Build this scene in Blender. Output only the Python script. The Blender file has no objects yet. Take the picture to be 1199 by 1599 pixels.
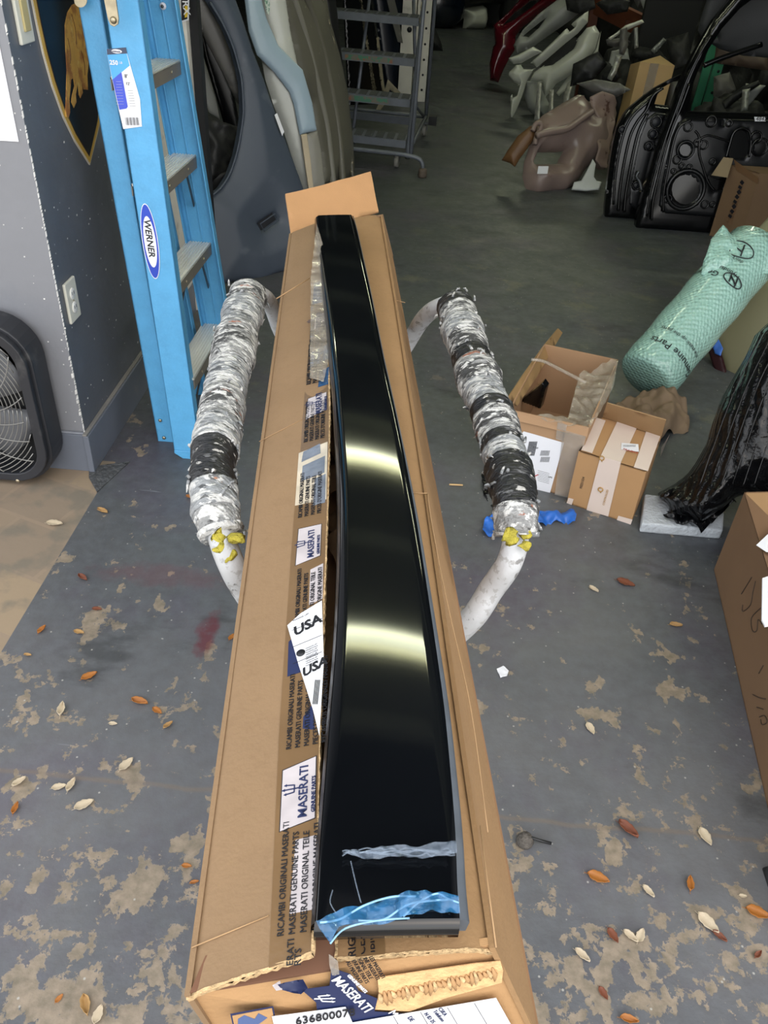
import bpy, bmesh, math, random
from mathutils import Vector, Matrix, noise, geometry
random.seed(7)
V = Vector
PI = math.pi
# ------------------------------------------------------------------ camera
CH = 1.5
FPX = 1280.0
RW = Matrix(((0.99605009, 0.08574265, -0.02307403),
             (0.07002671, -0.59877414, 0.79785073),
             (0.05459371, -0.79631509, -0.60241331)))
scn = bpy.context.scene
cd = bpy.data.cameras.new('camera')
cd.sensor_fit = 'VERTICAL'; cd.sensor_height = 24.0; cd.lens = FPX / 1599 * 24.0
cd.clip_start = 0.02; cd.clip_end = 200
cam = bpy.data.objects.new('camera', cd); scn.collection.objects.link(cam)
r_, u_, b_ = RW.col[0], -RW.col[1], -RW.col[2]
cam.matrix_world = Matrix(((r_[0], u_[0], b_[0], 0), (r_[1], u_[1], b_[1], 0), (r_[2], u_[2], b_[2], CH), (0, 0, 0, 1)))
scn.camera = cam
# ------------------------------------------------------------------ world, exposure
w = bpy.data.worlds.new('sky'); scn.world = w; w.use_nodes = True
nt = w.node_tree; bg = nt.nodes['Background']
sky = nt.nodes.new('ShaderNodeTexSky'); sky.sky_type = 'NISHITA'; sky.sun_disc = False
sky.sun_elevation = math.radians(50); sky.sun_rotation = math.radians(150); sky.air_density = 1.3; sky.dust_density = 3.0
mxw = nt.nodes.new('ShaderNodeMix'); mxw.data_type = 'RGBA'; mxw.inputs[0].default_value = 0.80
nt.links.new(sky.outputs[0], mxw.inputs[6]); mxw.inputs[7].default_value = (6.0, 6.0, 6.0, 1)
nt.links.new(mxw.outputs[2], bg.inputs[0])
bg.inputs[1].default_value = 0.46
scn.view_settings.view_transform = 'Standard'; scn.view_settings.look = 'None'
scn.view_settings.exposure = 0.0; scn.view_settings.gamma = 1.0; scn.view_settings.use_curve_mapping = False

def lamp_area(name, loc, sx, sy, power, col, target=None):
    l = bpy.data.lights.new(name, 'AREA'); l.shape = 'RECTANGLE'; l.size = sx; l.size_y = sy
    l.energy = power; l.color = col
    o = bpy.data.objects.new(name, l); scn.collection.objects.link(o); o.location = loc
    return o
# fluorescent tubes of the ceiling fixtures are built further down (fluorescent())
TUBES = [(-.15, 2.64, 5), (-.2, 4.29, 5), (2.3, 5.6, 7), (2.3, 8.4, 12), (-2.2, 6.2, 10), (1.2, 11.6, 14)]  # aisle pair follows the panel reflections; the rest are added to brighten the interior
CEIL = 3.3
CAN0 = 1.2      # y where the roof begins

# ------------------------------------------------------------------ measuring helpers
CO = V((0, 0, CH))
def ray(px, py): return RW @ V((px - 600, py - 800, FPX))
def Z(px, py, z=0.0):
    r = ray(px, py); return CO + r * ((z - CH) / r.z)
def Yp(px, py, y):
    r = ray(px, py); return CO + r * (y / r.y)
def Xp(px, py, x):
    r = ray(px, py); return CO + r * (x / r.x)
def Pl(px, py, pl):
    r = ray(px, py); return CO + r * ((pl[0] - CO).dot(pl[1]) / r.dot(pl[1]))
def plane3(a, b, c):
    n = (b - a).cross(c - a).normalized()
    if n.dot(CO - a) < 0: n = -n
    return (a, n)
def lean(A, B, tilt):
    """upright plane through two points, leaning away from the viewer by tilt degrees"""
    A = V(A); B = V(B); u = (B - A).normalized(); back = V((-u.y, u.x, 0)).normalized()
    if back.dot(A) < 0: back = -back
    t = math.radians(tilt); v = V((0, 0, 1)) * math.cos(t) + back * math.sin(t)
    return plane3(A, A + u, A + v)

# ------------------------------------------------------------------ materials
def hexc(h):
    c = [int(h[i:i+2], 16) / 255 for i in (0, 2, 4)]
    return tuple(((x / 12.92) if x < .04045 else ((x + .055) / 1.055) ** 2.4) for x in c)
def mat(name, col, rough=.5, metal=0., var=.12, vs=6., bump=0., bs=60., alpha=1., coat=0., emis=0., patches=(), spec=.5, stretch=(1, 1, 1), trans=0.):
    if isinstance(col, str): col = hexc(col)
    m = bpy.data.materials.new(name); m.use_nodes = True
    nt = m.node_tree; L = nt.links.new; N = nt.nodes.new
    b = nt.nodes['Principled BSDF']
    b.inputs['Roughness'].default_value = rough; b.inputs['Metallic'].default_value = metal
    b.inputs['Alpha'].default_value = alpha; b.inputs['Coat Weight'].default_value = coat; b.inputs['Coat Roughness'].default_value = .08
    b.inputs['Specular IOR Level'].default_value = spec; b.inputs['Transmission Weight'].default_value = trans
    tc = N('ShaderNodeTexCoord'); mp = N('ShaderNodeMapping'); mp.inputs['Scale'].default_value = stretch
    L(tc.outputs['Object'], mp.inputs[0]); co = mp.outputs[0]
    cur = None
    n = N('ShaderNodeTexNoise'); n.inputs['Scale'].default_value = vs; n.inputs['Detail'].default_value = 6; L(co, n.inputs[0])
    rp = N('ShaderNodeMapRange'); rp.inputs[1].default_value = .3; rp.inputs[2].default_value = .7
    rp.inputs[3].default_value = 1 - var; rp.inputs[4].default_value = 1 + var; L(n.outputs[0], rp.inputs[0])
    mx = N('ShaderNodeMix'); mx.data_type = 'RGBA'; mx.blend_type = 'MULTIPLY'; mx.inputs[0].default_value = 1
    mx.inputs[6].default_value = (*col, 1); L(rp.outputs[0], mx.inputs[7]); cur = mx.outputs[2]
    for (sc, lo, hi, pc, det, amount) in patches:
        if isinstance(pc, str): pc = hexc(pc)
        n2 = N('ShaderNodeTexNoise'); n2.inputs['Scale'].default_value = sc; n2.inputs['Detail'].default_value = det; n2.inputs['Roughness'].default_value = .6
        ad = N('ShaderNodeVectorMath'); ad.operation = 'ADD'; ad.inputs[1].default_value = (sc * 1.7, sc * .3, 4.1); L(co, ad.inputs[0]); L(ad.outputs[0], n2.inputs[0])
        r2 = N('ShaderNodeMapRange'); r2.inputs[1].default_value = lo; r2.inputs[2].default_value = hi; r2.inputs[4].default_value = amount; L(n2.outputs[0], r2.inputs[0])
        m2 = N('ShaderNodeMix'); m2.data_type = 'RGBA'; L(r2.outputs[0], m2.inputs[0]); L(cur, m2.inputs[6]); m2.inputs[7].default_value = (*pc, 1); cur = m2.outputs[2]
    L(cur, b.inputs['Base Color'])
    if emis:
        b.inputs['Emission Color'].default_value = (*col, 1); b.inputs['Emission Strength'].default_value = emis
    if bump:
        n3 = N('ShaderNodeTexNoise'); n3.inputs['Scale'].default_value = bs; n3.inputs['Detail'].default_value = 4; L(co, n3.inputs[0])
        bp = N('ShaderNodeBump'); bp.inputs['Strength'].default_value = bump; bp.inputs['Distance'].default_value = .01
        L(n3.outputs[0], bp.inputs['Height']); L(bp.outputs[0], b.inputs['Normal'])
    return m

# ------------------------------------------------------------------ mesh building
class MB:
    def __init__(s): s.v = []; s.f = []; s.m = []; s.mats = []; s.sm = []
    def mi(s, m):
        if m not in s.mats: s.mats.append(m)
        return s.mats.index(m)
    def add(s, vs, fs, m, smooth=False):
        o = len(s.v); s.v += [V(p) for p in vs]; k = s.mi(m)
        for f in fs: s.f.append([i + o for i in f]); s.m.append(k); s.sm.append(smooth)
        return s
    def hexa(s, a, m):     # a: 4 bottom, 4 top corners
        return s.add(a, [(3, 2, 1, 0), (4, 5, 6, 7), (0, 1, 5, 4), (1, 2, 6, 5), (2, 3, 7, 6), (3, 0, 4, 7)], m)
    def box(s, c, sz, m, M=None):
        c = V(c); x, y, z = [q / 2 for q in sz]
        p = [V(q) for q in ((-x, -y, -z), (x, -y, -z), (x, y, -z), (-x, y, -z), (-x, -y, z), (x, -y, z), (x, y, z), (-x, y, z))]
        if M: p = [M @ q for q in p]
        return s.hexa([q + c for q in p], m)
    def bar(s, a, b, w, h, m, up=(0, 0, 1)):
        a = V(a); b = V(b); d = (b - a).normalized(); up = V(up)
        sd = d.cross(up)
        if sd.length < 1e-3: sd = d.cross(V((1, 0, 0)))
        sd.normalize(); u = sd.cross(d).normalized(); x = sd * w / 2; y = u * h / 2
        return s.hexa([a - x - y, a + x - y, b + x - y, b - x - y, a - x + y, a + x + y, b + x + y, b - x + y], m)
    def slab(s, pts, vec, m, m2=None):
        """polygon pts extruded by vec"""
        pts = [V(p) for p in pts]; n = len(pts); vec = V(vec)
        o = len(s.v); s.add(pts + [p + vec for p in pts], [], m)
        k = s.mi(m); k2 = s.mi(m2 or m)
        s.f.append([o + i for i in range(n)]); s.m.append(k); s.sm.append(False)
        s.f.append([o + n + i for i in reversed(range(n))]); s.m.append(k); s.sm.append(False)
        for i in range(n):
            j = (i + 1) % n; s.f.append([o + i, o + n + i, o + n + j, o + j]); s.m.append(k2); s.sm.append(False)
        return s
    def tube(s, path, r, m, n=10, closed=False, caps=True, dis=None):
        path = [V(p) for p in path]; k = len(path)
        if not hasattr(r, '__len__'): r = [r] * k
        t0 = (path[1] - path[0]).normalized(); a = t0.orthogonal().normalized(); vs = []
        for i, p in enumerate(path):
            if closed: t = (path[(i + 1) % k] - path[i - 1]).normalized()
            else: t = (path[min(i + 1, k - 1)] - path[max(i - 1, 0)]).normalized()
            a = (a - t * a.dot(t)).normalized(); b = t.cross(a)
            for j in range(n):
                an = 2 * PI * j / n; d = a * math.cos(an) + b * math.sin(an); rr = r[i]
                if dis: rr *= 1 + dis(p, d, i / (k - 1), an)
                vs.append(p + d * rr)
        fs = []
        for i in range(k if closed else k - 1):
            i2 = (i + 1) % k
            for j in range(n):
                j2 = (j + 1) % n; fs.append((i * n + j, i * n + j2, i2 * n + j2, i2 * n + j))
        if caps and not closed: fs.append(tuple(reversed(range(n)))); fs.append(tuple((k - 1) * n + j for j in range(n)))
        return s.add(vs, fs, m, True)
    def lathe(s, c, ax, prof, m, n=24, smooth=True):
        """prof: (radius, height) list along axis ax from c"""
        c = V(c); ax = V(ax).normalized(); a = ax.orthogonal().normalized(); b = ax.cross(a); vs = []; fs = []
        for (r, h) in prof:
            for j in range(n):
                an = 2 * PI * j / n; vs.append(c + ax * h + (a * math.cos(an) + b * math.sin(an)) * r)
        for i in range(len(prof) - 1):
            for j in range(n):
                j2 = (j + 1) % n; fs.append((i * n + j, i * n + j2, (i + 1) * n + j2, (i + 1) * n + j))
        fs.append(tuple(reversed(range(n)))); fs.append(tuple((len(prof) - 1) * n + j for j in range(n)))
        return s.add(vs, fs, m, smooth)
    def text(s, body, org, xd, yd, size, m, ex=.0003, align='LEFT', bold=0., sx=1., shear=0.):
        cu = bpy.data.curves.new('writing', 'FONT'); cu.body = body; cu.size = size; cu.extrude = ex; cu.align_x = align
        cu.offset = bold * size; cu.resolution_u = 2; cu.shear = shear
        o = bpy.data.objects.new('writing', cu); scn.collection.objects.link(o)
        bpy.context.view_layer.update()
        dg = bpy.context.evaluated_depsgraph_get(); me = bpy.data.meshes.new_from_object(o.evaluated_get(dg))
        xd = V(xd).normalized(); zd = xd.cross(V(yd)).normalized(); yd = zd.cross(xd); org = V(org)
        s.add([org + xd * v.co.x * sx + yd * v.co.y + zd * v.co.z for v in me.vertices], [tuple(p.vertices) for p in me.polygons], m)
        bpy.data.objects.remove(o); bpy.data.curves.remove(cu); bpy.data.meshes.remove(me)
        return s
    def build(s, name, parent=None, loc=None, bevel=0., subsurf=0):
        me = bpy.data.meshes.new(name)
        if parent is not None: base = V(parent_loc(parent))
        elif loc is not None: base = V(loc)
        else:
            xs = [v.x for v in s.v]; ys = [v.y for v in s.v]; zs = [v.z for v in s.v]
            base = V(((min(xs) + max(xs)) / 2, (min(ys) + max(ys)) / 2, min(zs)))
        me.from_pydata([v - base for v in s.v], [], s.f)
        for m in s.mats: me.materials.append(m)
        for p, k, q in zip(me.polygons, s.m, s.sm): p.material_index = k; p.use_smooth = q
        me.validate(); me.update()
        o = bpy.data.objects.new(name, me); scn.collection.objects.link(o)
        if parent is not None: o.parent = parent
        else: o.location = base
        if bevel:
            b = o.modifiers.new('bevel', 'BEVEL'); b.width = bevel; b.segments = 2; b.limit_method = 'ANGLE'; b.angle_limit = math.radians(50)
        if subsurf:
            b = o.modifiers.new('subdivision', 'SUBSURF'); b.levels = subsurf; b.render_levels = subsurf
        return o
def parent_loc(o):
    l = V(o.location)
    while o.parent: o = o.parent; l = l + V(o.location)
    return l
def thing(name, label, cat, loc, group=None):
    o = bpy.data.objects.new(name, None); scn.collection.objects.link(o); o.location = V(loc); o.empty_display_size = .05
    o['label'] = label; o['category'] = cat
    if group: o['group'] = group
    return o
def tag(o, label, cat, group=None):
    o['label'] = label; o['category'] = cat
    if group: o['group'] = group
    return o
def struct(o, label=None):
    o['kind'] = 'structure'
    if label: o['label'] = label
    return o
def dup(root, loc, label=None):
    r = root.copy(); scn.collection.objects.link(r); r.location = loc
    if label: r['label'] = label
    for ch in list(root.children):
        c = ch.copy(); scn.collection.objects.link(c); c.parent = r
        for g in ch.children:
            d = g.copy(); scn.collection.objects.link(d); d.parent = c
    return r
def catmull(pts, k=6):
    pts = [V(p) for p in pts]; out = []
    for i in range(len(pts) - 1):
        p0 = pts[max(i - 1, 0)]; p1 = pts[i]; p2 = pts[i + 1]; p3 = pts[min(i + 2, len(pts) - 1)]
        for j in range(k):
            t = j / k
            out.append(.5 * ((2 * p1) + (p2 - p0) * t + (2 * p0 - 5 * p1 + 4 * p2 - p3) * t * t + (3 * p1 - p0 - 3 * p2 + p3) * t ** 3))
    out.append(pts[-1]); return out
def inside(p, poly):
    x, y = p; c = False; n = len(poly)
    for i in range(n):
        x1, y1 = poly[i]; x2, y2 = poly[i - 1]
        if (y1 > y) != (y2 > y) and x < (x2 - x1) * (y - y1) / (y2 - y1) + x1: c = not c
    return c
def segd(p, a, b):
    ax, ay = a; bx, by = b; dx, dy = bx - ax, by - ay; L = dx * dx + dy * dy
    t = 0 if L == 0 else max(0, min(1, ((p[0] - ax) * dx + (p[1] - ay) * dy) / L))
    return math.hypot(p[0] - ax - t * dx, p[1] - ay - t * dy)
def shell(mb, out, pl, m, holes=(), t=.004, er=.015, crown=.0, cw=None, N=500, wr=0., ws=8., bend=None, rounder=0, raw=False):
    """a pressed sheet: outline measured on the leaning plane pl, given rolled edges, crown, thickness"""
    n = pl[1]
    pts = [V(p) if raw else Pl(p[0], p[1], pl) for p in out]
    hs = [[V(p) if raw else Pl(p[0], p[1], pl) for p in h] for h in holes]
    u = (n.cross(V((0, 0, 1)))).normalized() if abs(n.z) < .95 else V((1, 0, 0)); v = n.cross(u).normalized()
    if u.cross(v).dot(n) < 0: v = -v
    o = pl[0]
    to2 = lambda p: ((p - o).dot(u), (p - o).dot(v))
    def smooth(P):
        for _ in range(rounder):
            Q = []
            for i in range(len(P)):
                a = P[i]; b = P[(i + 1) % len(P)]
                Q += [(a[0] * .75 + b[0] * .25, a[1] * .75 + b[1] * .25), (a[0] * .25 + b[0] * .75, a[1] * .25 + b[1] * .75)]
            P = Q
        return P
    A = smooth([to2(p) for p in pts]); H = [smooth([to2(p) for p in h]) for h in hs]
    xs = [p[0] for p in A]; ys = [p[1] for p in A]
    area = abs(sum(A[i][0] * A[i - 1][1] - A[i - 1][0] * A[i][1] for i in range(len(A)))) / 2
    st = math.sqrt(area / N)
    def dens(P):
        Q = []
        for i in range(len(P)):
            a = P[i]; b = P[(i + 1) % len(P)]; k = max(1, int(math.hypot(b[0] - a[0], b[1] - a[1]) / st))
            for j in range(k): Q.append((a[0] + (b[0] - a[0]) * j / k, a[1] + (b[1] - a[1]) * j / k))
        return Q
    A = dens(A); H = [dens(h) for h in H]
    vs = list(A); ed = [(i, (i + 1) % len(A)) for i in range(len(A))]
    for h in H:
        k = len(vs); vs += h; ed += [(k + i, k + (i + 1) % len(h)) for i in range(len(h))]
    def bd(p):
        d = min(segd(p, A[i - 1], A[i]) for i in range(len(A)))
        for h in H: d = min(d, min(segd(p, h[i - 1], h[i]) for i in range(len(h))))
        return d
    y = min(ys) + st / 2; row = 0
    while y < max(ys):
        x = min(xs) + st / 2 + (row % 2) * st / 2
        while x < max(xs):
            p = (x, y)
            if inside(p, A) and not any(inside(p, h) for h in H) and bd(p) > st * .45: vs.append(p)
            x += st
        y += st; row += 1
    if er > 0:      # extra ring so the rolled edge reads
        for P, sg in [(A, 1)] + [(h, -1) for h in H]:
            for i in range(0, len(P)):
                a = P[i - 1]; b = P[i]; dx, dy = b[0] - a[0], b[1] - a[1]; L = math.hypot(dx, dy) or 1
                for s in (1, -1):
                    q = ((a[0] + b[0]) / 2 - dy / L * er * .45 * s, (a[1] + b[1]) / 2 + dx / L * er * .45 * s)
                    if inside(q, A) and not any(inside(q, h) for h in H) and bd(q) > er * .3: vs.append(q)
    r = geometry.delaunay_2d_cdt([V(p) for p in vs], ed, [], 0, 1e-6)
    V2 = [tuple(p) for p in r[0]]; T = []
    for f in r[2]:
        c = (sum(V2[i][0] for i in f) / len(f), sum(V2[i][1] for i in f) / len(f))
        if inside(c, A) and not any(inside(c, h) for h in H): T.append(f)
    off = []
    cw = cw or (math.sqrt(area) * .4)
    for p in V2:
        d = bd(p); z = 0
        if er > 0 and d < er: z -= er * (1 - math.sqrt(max(0, 1 - ((er - d) / er) ** 2)))
        if crown: q = min(1, d / cw); z += crown * (1 - (1 - q) ** 2)
        if wr: z += wr * noise.noise(V((p[0] * ws, p[1] * ws, 1.3))) + wr * .5 * noise.noise(V((p[0] * ws * 2.3, p[1] * ws * 2.3, 7.3)))
        if bend: z += bend(p[0], p[1])
        off.append(z)
    F = [o + u * p[0] + v * p[1] + n * z for p, z in zip(V2, off)]; K = len(F)
    B = [p - n * t for p in F]; fs = []
    cnt = {}
    for f in T:
        a, b, c = f[:3]
        if (V2[b][0] - V2[a][0]) * (V2[c][1] - V2[a][1]) - (V2[c][0] - V2[a][0]) * (V2[b][1] - V2[a][1]) < 0: f = tuple(reversed(f))
        fs.append(tuple(f)); fs.append(tuple(i + K for i in reversed(f)))
        for i in range(len(f)):
            e = (f[i], f[(i + 1) % len(f)]); cnt[e] = 1
    side = [(b + K, b, a, a + K)[::-1] if False else (a, a + K, b + K, b) for (a, b) in cnt if (b, a) not in cnt]
    mb.add(F + B, fs, m, True); mb.add([q for s_ in side for q in [(F + B)[i] for i in s_]], [tuple(range(4 * i, 4 * i + 4)) for i in range(len(side))], m)
    return mb
def decal(mb, out, pl, m, h=.0006, t=.0004):
    """flat sticker or print lying on plane pl"""
    n = pl[1]; P = [Pl(x, y, (pl[0] + n * h, n)) for x, y in out]
    mb.slab(P, -n * t, m)
    return mb
# ------------------------------------------------------------------ floor material
def floor_mat():
    m = bpy.data.materials.new('painted_concrete'); m.use_nodes = True; nt = m.node_tree; N = nt.nodes.new; L = nt.links.new
    b = nt.nodes['Principled BSDF']; tc = N('ShaderNodeTexCoord'); co = tc.outputs['Object']
    sp = N('ShaderNodeSeparateXYZ'); L(co, sp.inputs[0])
    def noise_(s, d=8, r=.6, off=(0, 0, 0), st=(1, 1, 1)):
        mp = N('ShaderNodeMapping'); mp.inputs['Location'].default_value = off; mp.inputs['Scale'].default_value = st; L(co, mp.inputs[0])
        n = N('ShaderNodeTexNoise'); n.inputs['Scale'].default_value = s; n.inputs['Detail'].default_value = d; n.inputs['Roughness'].default_value = r; L(mp.outputs[0], n.inputs[0]); return n.outputs[0]
    def rng(x, a, b_, c=0., d=1.):
        r = N('ShaderNodeMapRange'); L(x, r.inputs[0])
        for i, q in enumerate((a, b_, c, d)): r.inputs[i + 1].default_value = q
        return r.outputs[0]
    def mth(op, a, b_):
        r = N('ShaderNodeMath'); r.operation = op
        for i, q in enumerate((a, b_)):
            if isinstance(q, (int, float)): r.inputs[i].default_value = q
            else: L(q, r.inputs[i])
        return r.outputs[0]
    def mix(f, a, b_):
        r = N('ShaderNodeMix'); r.data_type = 'RGBA'; L(f, r.inputs[0])
        for k, q in ((6, a), (7, b_)):
            if isinstance(q, str): r.inputs[k].default_value = (*hexc(q), 1)
            else: L(q, r.inputs[k])
        return r.outputs[2]
    # base colour: plain grey at the entrance, darker and greener inside
    ynear = rng(sp.outputs[1], 1.3, 3.0)
    c = mix(ynear, '616163', '4a4f4a')
    c = mix(rng(noise_(1.6, 7), .35, .70, 0, .75), c, '3a3e45')
    c = mix(rng(noise_(2.2, 6, .6, (5, 3, 0)), .5, .72, 0, .6), c, '52485a')
    c = mix(rng(noise_(30, 3, .6), .35, .75, 0, .3), c, '6d7278')
    # bare concrete where the paint has worn off
    wy = rng(sp.outputs[1], .2, 2.0, .135, -.02)
    wx = N('ShaderNodeTexNoise'); wx.inputs['Scale'].default_value = 1.6; L(co, wx.inputs[0])
    base = mth('ADD', noise_(8.5, 9, .62, (2.2, .4, 0), (1.15, .85, 1)), wy)
    base = mth('ADD', base, rng(wx.outputs[0], .3, .7, -.07, .05))
    fine = mth('ADD', mth('ADD', noise_(19, 9, .68, (7, 2, 0)), wy), rng(noise_(2.6, 4, .5, (3, 8, 0)), .35, .65, -.09, .045))
    worn = mth('MAXIMUM', rng(base, .628, .64), rng(fine, .628, .643))
    far = rng(sp.outputs[1], 2.2, 3.2, 1, .0); worn = mth('MULTIPLY', worn, far)
    tan = mix(rng(noise_(40, 4), .35, .7), '8f8272', '6d6557')
    c = mix(worn, c, tan)
    # faint greenish wear inside the shop
    g = rng(mth('ADD', noise_(6, 9, .65, (9, 9, 0)), rng(sp.outputs[1], 2.0, 2.8, -.2, 0)), .56, .66, 0, .35); g = mth('MULTIPLY', g, rng(sp.outputs[1], 3.8, 5.5, 1, .2))
    c = mix(g, c, '7d7b60')
    # oil spots
    c = mix(rng(noise_(3.2, 6, .6, (1, 7, 3), (.8, 1.6, 1)), .62, .70, 0, .55), c, '2b2d2e')
    # pale specks and scratches
    vo = N('ShaderNodeTexVoronoi'); vo.inputs['Scale'].default_value = 26; vo.inputs['Randomness'].default_value = 1; L(co, vo.inputs[0])
    c = mix(rng(vo.outputs[0], .035, .075, .8, 0), c, 'a9a8a2')
    sc = noise_(5, 3, .5, (3, 1, 0), (.7, 9, 1)); c = mix(rng(sc, .735, .75, 0, .35), c, '9aa0a6')
    # red paint stain
    dx = mth('MULTIPLY', mth('ADD', sp.outputs[0], .462), 30); dy = mth('MULTIPLY', mth('ADD', sp.outputs[1], -1.42), 9)
    dd = mth('ADD', mth('ADD', mth('MULTIPLY', dx, dx), mth('MULTIPLY', dy, dy)), rng(noise_(22, 5), .3, .7, -.5, .5))
    c = mix(rng(dd, .1, .8, .75, 0), c, '5c1c28')
    dx = mth('MULTIPLY', mth('ADD', sp.outputs[0], .62), 5); dy = mth('MULTIPLY', mth('ADD', sp.outputs[1], -1.62), 22)
    dd = mth('ADD', mth('ADD', mth('MULTIPLY', dx, dx), mth('MULTIPLY', dy, dy)), rng(noise_(18, 5), .3, .7, -.7, .7))
    c = mix(rng(dd, .3, 1.3, .22, 0), c, '6a2430')
    # joint line across the entrance
    jl = mth('ABSOLUTE', mth('ADD', mth('ADD', sp.outputs[1], -.985), rng(noise_(4, 3), 0, 1, -.02, .02)), 0)
    c = mix(rng(jl, .002, .008, .55, 0), c, '6f6358')
    L(c, b.inputs['Base Color'])
    ro = mix(worn, '707070', 'c0c0c0'); L(rng(noise_(7, 5, .6, (4, 4, 4)), .3, .7, .34, .56), b.inputs['Roughness'])
    h = mth('ADD', mth('MULTIPLY', worn, -.4), mth('MULTIPLY', noise_(90, 4), .6))
    bp = N('ShaderNodeBump'); bp.inputs['Strength'].default_value = .35; bp.inputs['Distance'].default_value = .004; L(h, bp.inputs['Height']); L(bp.outputs[0], b.inputs['Normal'])
    return m
def paving_mat():
    m = bpy.data.materials.new('stone_paving'); m.use_nodes = True; nt = m.node_tree; N = nt.nodes.new; L = nt.links.new
    b = nt.nodes['Principled BSDF']; tc = N('ShaderNodeTexCoord')
    mp = N('ShaderNodeMapping'); mp.inputs['Rotation'].default_value = (0, 0, .35); L(tc.outputs['Object'], mp.inputs[0])
    br = N('ShaderNodeTexBrick'); br.inputs['Scale'].default_value = 1.9; br.inputs['Color1'].default_value = (*hexc('94826a'), 1); br.inputs['Color2'].default_value = (*hexc('7d7062'), 1); br.inputs['Brick Width'].default_value = .42; br.inputs['Row Height'].default_value = .36
    br.inputs['Mortar'].default_value = (*hexc('8a7a68'), 1); br.inputs['Mortar Size'].default_value = .012; L(mp.outputs[0], br.inputs[0])
    n = N('ShaderNodeTexNoise'); n.inputs['Scale'].default_value = 9; n.inputs['Detail'].default_value = 9; L(tc.outputs['Object'], n.inputs[0])
    r = N('ShaderNodeMapRange'); r.inputs[1].default_value = .5; r.inputs[2].default_value = .62; r.inputs[4].default_value = .75; L(n.outputs[0], r.inputs[0])
    mx = N('ShaderNodeMix'); mx.data_type = 'RGBA'; L(r.outputs[0], mx.inputs[0]); L(br.outputs[0], mx.inputs[6]); mx.inputs[7].default_value = (*hexc('6d675c'), 1)
    L(mx.outputs[2], b.inputs['Base Color']); b.inputs['Roughness'].default_value = .75
    bp = N('ShaderNodeBump'); bp.inputs['Strength'].default_value = .5; bp.inputs['Distance'].default_value = .006; L(n.outputs[0], bp.inputs['Height']); L(bp.outputs[0], b.inputs['Normal'])
    return m
m_floor = floor_mat(); m_pave = paving_mat()
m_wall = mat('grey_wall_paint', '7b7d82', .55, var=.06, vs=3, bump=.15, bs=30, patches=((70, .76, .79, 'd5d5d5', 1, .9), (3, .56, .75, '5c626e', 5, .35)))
m_wall2 = mat('grey_wall_return_face', '595d64', .42, var=.08, vs=3, bump=.15, bs=25, patches=((60, .77, .80, 'd0d0d0', 1, .9), (3, .52, .72, '7c8087', 7, .55)))  # return face, a darker tone than the front face
m_base = mat('baseboard_paint', '646a75', .45, var=.1, vs=8, patches=((10, .6, .75, '8d8780', 6, .35),))
m_chip = mat('bare_white_corner', 'c9c9c6', .8, var=.2, vs=60)
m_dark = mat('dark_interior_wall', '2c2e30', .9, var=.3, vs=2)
m_ceil = mat('roof_lining', 'a3ab9c', .8, var=.2, vs=1.2)
m_whitetrim = mat('white_trim_paint', 'd6d3cb', .55, var=.06, patches=((8, .6, .72, '8f8a80', 6, .5),))
m_card2 = mat('kraft_cardboard_lit', '94744f', .82, var=.06, vs=7, bump=.12, bs=220, patches=((5, .5, .7, '856744', 6, .4), (60, .5, .75, '7e6242', 4, .3)))  # right flap and side: brighter kraft copy, the light put into its colour
m_card = mat('kraft_cardboard', '866c4f', .82, var=.05, vs=7, bump=.12, bs=220, patches=((3.5, .5, .7, '7a6043', 6, .35), (60, .5, .75, '765c40', 4, .3)))  # left flap: darker kraft copy, its tilt away from the light painted in
m_cardend = mat('kraft_cardboard_end', 'a9845a', .8, var=.06, vs=9, bump=.15, bs=160, patches=((9, .55, .7, 'a3794c', 6, .4),))  # near end: paler kraft copy with the light falling on it painted in
m_cardin = mat('cardboard_inside', '8a6a4c', .85, var=.08, vs=9)
m_corr = mat('torn_corrugated_edge', 'c0a277', .85, var=.35, vs=160, bump=.6, bs=200)
m_tape = mat('printed_brown_tape', '735a3d', .28, var=.1, vs=14, bump=.1, bs=40, coat=.3)
m_ink = mat('black_ink', '14161d', .5)
m_inkblue = mat('navy_ink', '222c52', .4, var=.1)
m_paper = mat('white_label_paper', 'dfe1e6', .6, var=.03)
m_papergloss = mat('glossy_print_white', 'b9b2b4', .3, var=.12, vs=30)
m_cleartape = mat('clear_glossy_tape', 'b8b0a4', .12, var=.2, vs=20, bump=.6, bs=45, alpha=.35, coat=1)
m_bag = mat('thin_clear_bag', 'c4c0b0', .1, var=.3, vs=30, bump=1., bs=50, alpha=.20, coat=1)
m_greytape = mat('grey_shiny_print', '70757f', .25, var=.25, vs=30, bump=.4, bs=50, coat=.5)
m_bluetape = mat('blue_print', '27507c', .25, var=.3, vs=30, bump=.4, bs=50, coat=.5)
m_black = mat('gloss_black_panel', '090b0e', .062, var=.3, vs=3, coat=.0, spec=.6)
m_blackedge = mat('satin_black_plastic', '101216', .3, var=.2)
m_seal = mat('grey_foam_edge', '4f555c', .5, var=.15, vs=30)
m_film = mat('blue_protective_film', '3a82b8', .06, var=.5, vs=30, bump=1., bs=40, alpha=.33, coat=1)
m_filmclear = mat('clear_wrinkled_film', '9fb0c4', .05, var=.3, vs=30, bump=1., bs=60, alpha=.16, coat=1)
m_blue = mat('blue_fibreglass', '559fce', .42, var=.07, vs=22, bump=.1, bs=120, patches=((140, .5, .7, '5fa8d4', 3, .4),))
m_alu = mat('ribbed_aluminium', 'dedfd8', .3, metal=.3, var=.15, vs=20, stretch=(1, .2, 1))
m_aludark = mat('aluminium_step_front', '7a756c', .38, metal=.2, var=.1)
m_steel = mat('zinc_steel', 'b0a58c', .35, metal=.8, var=.2, vs=40)
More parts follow.
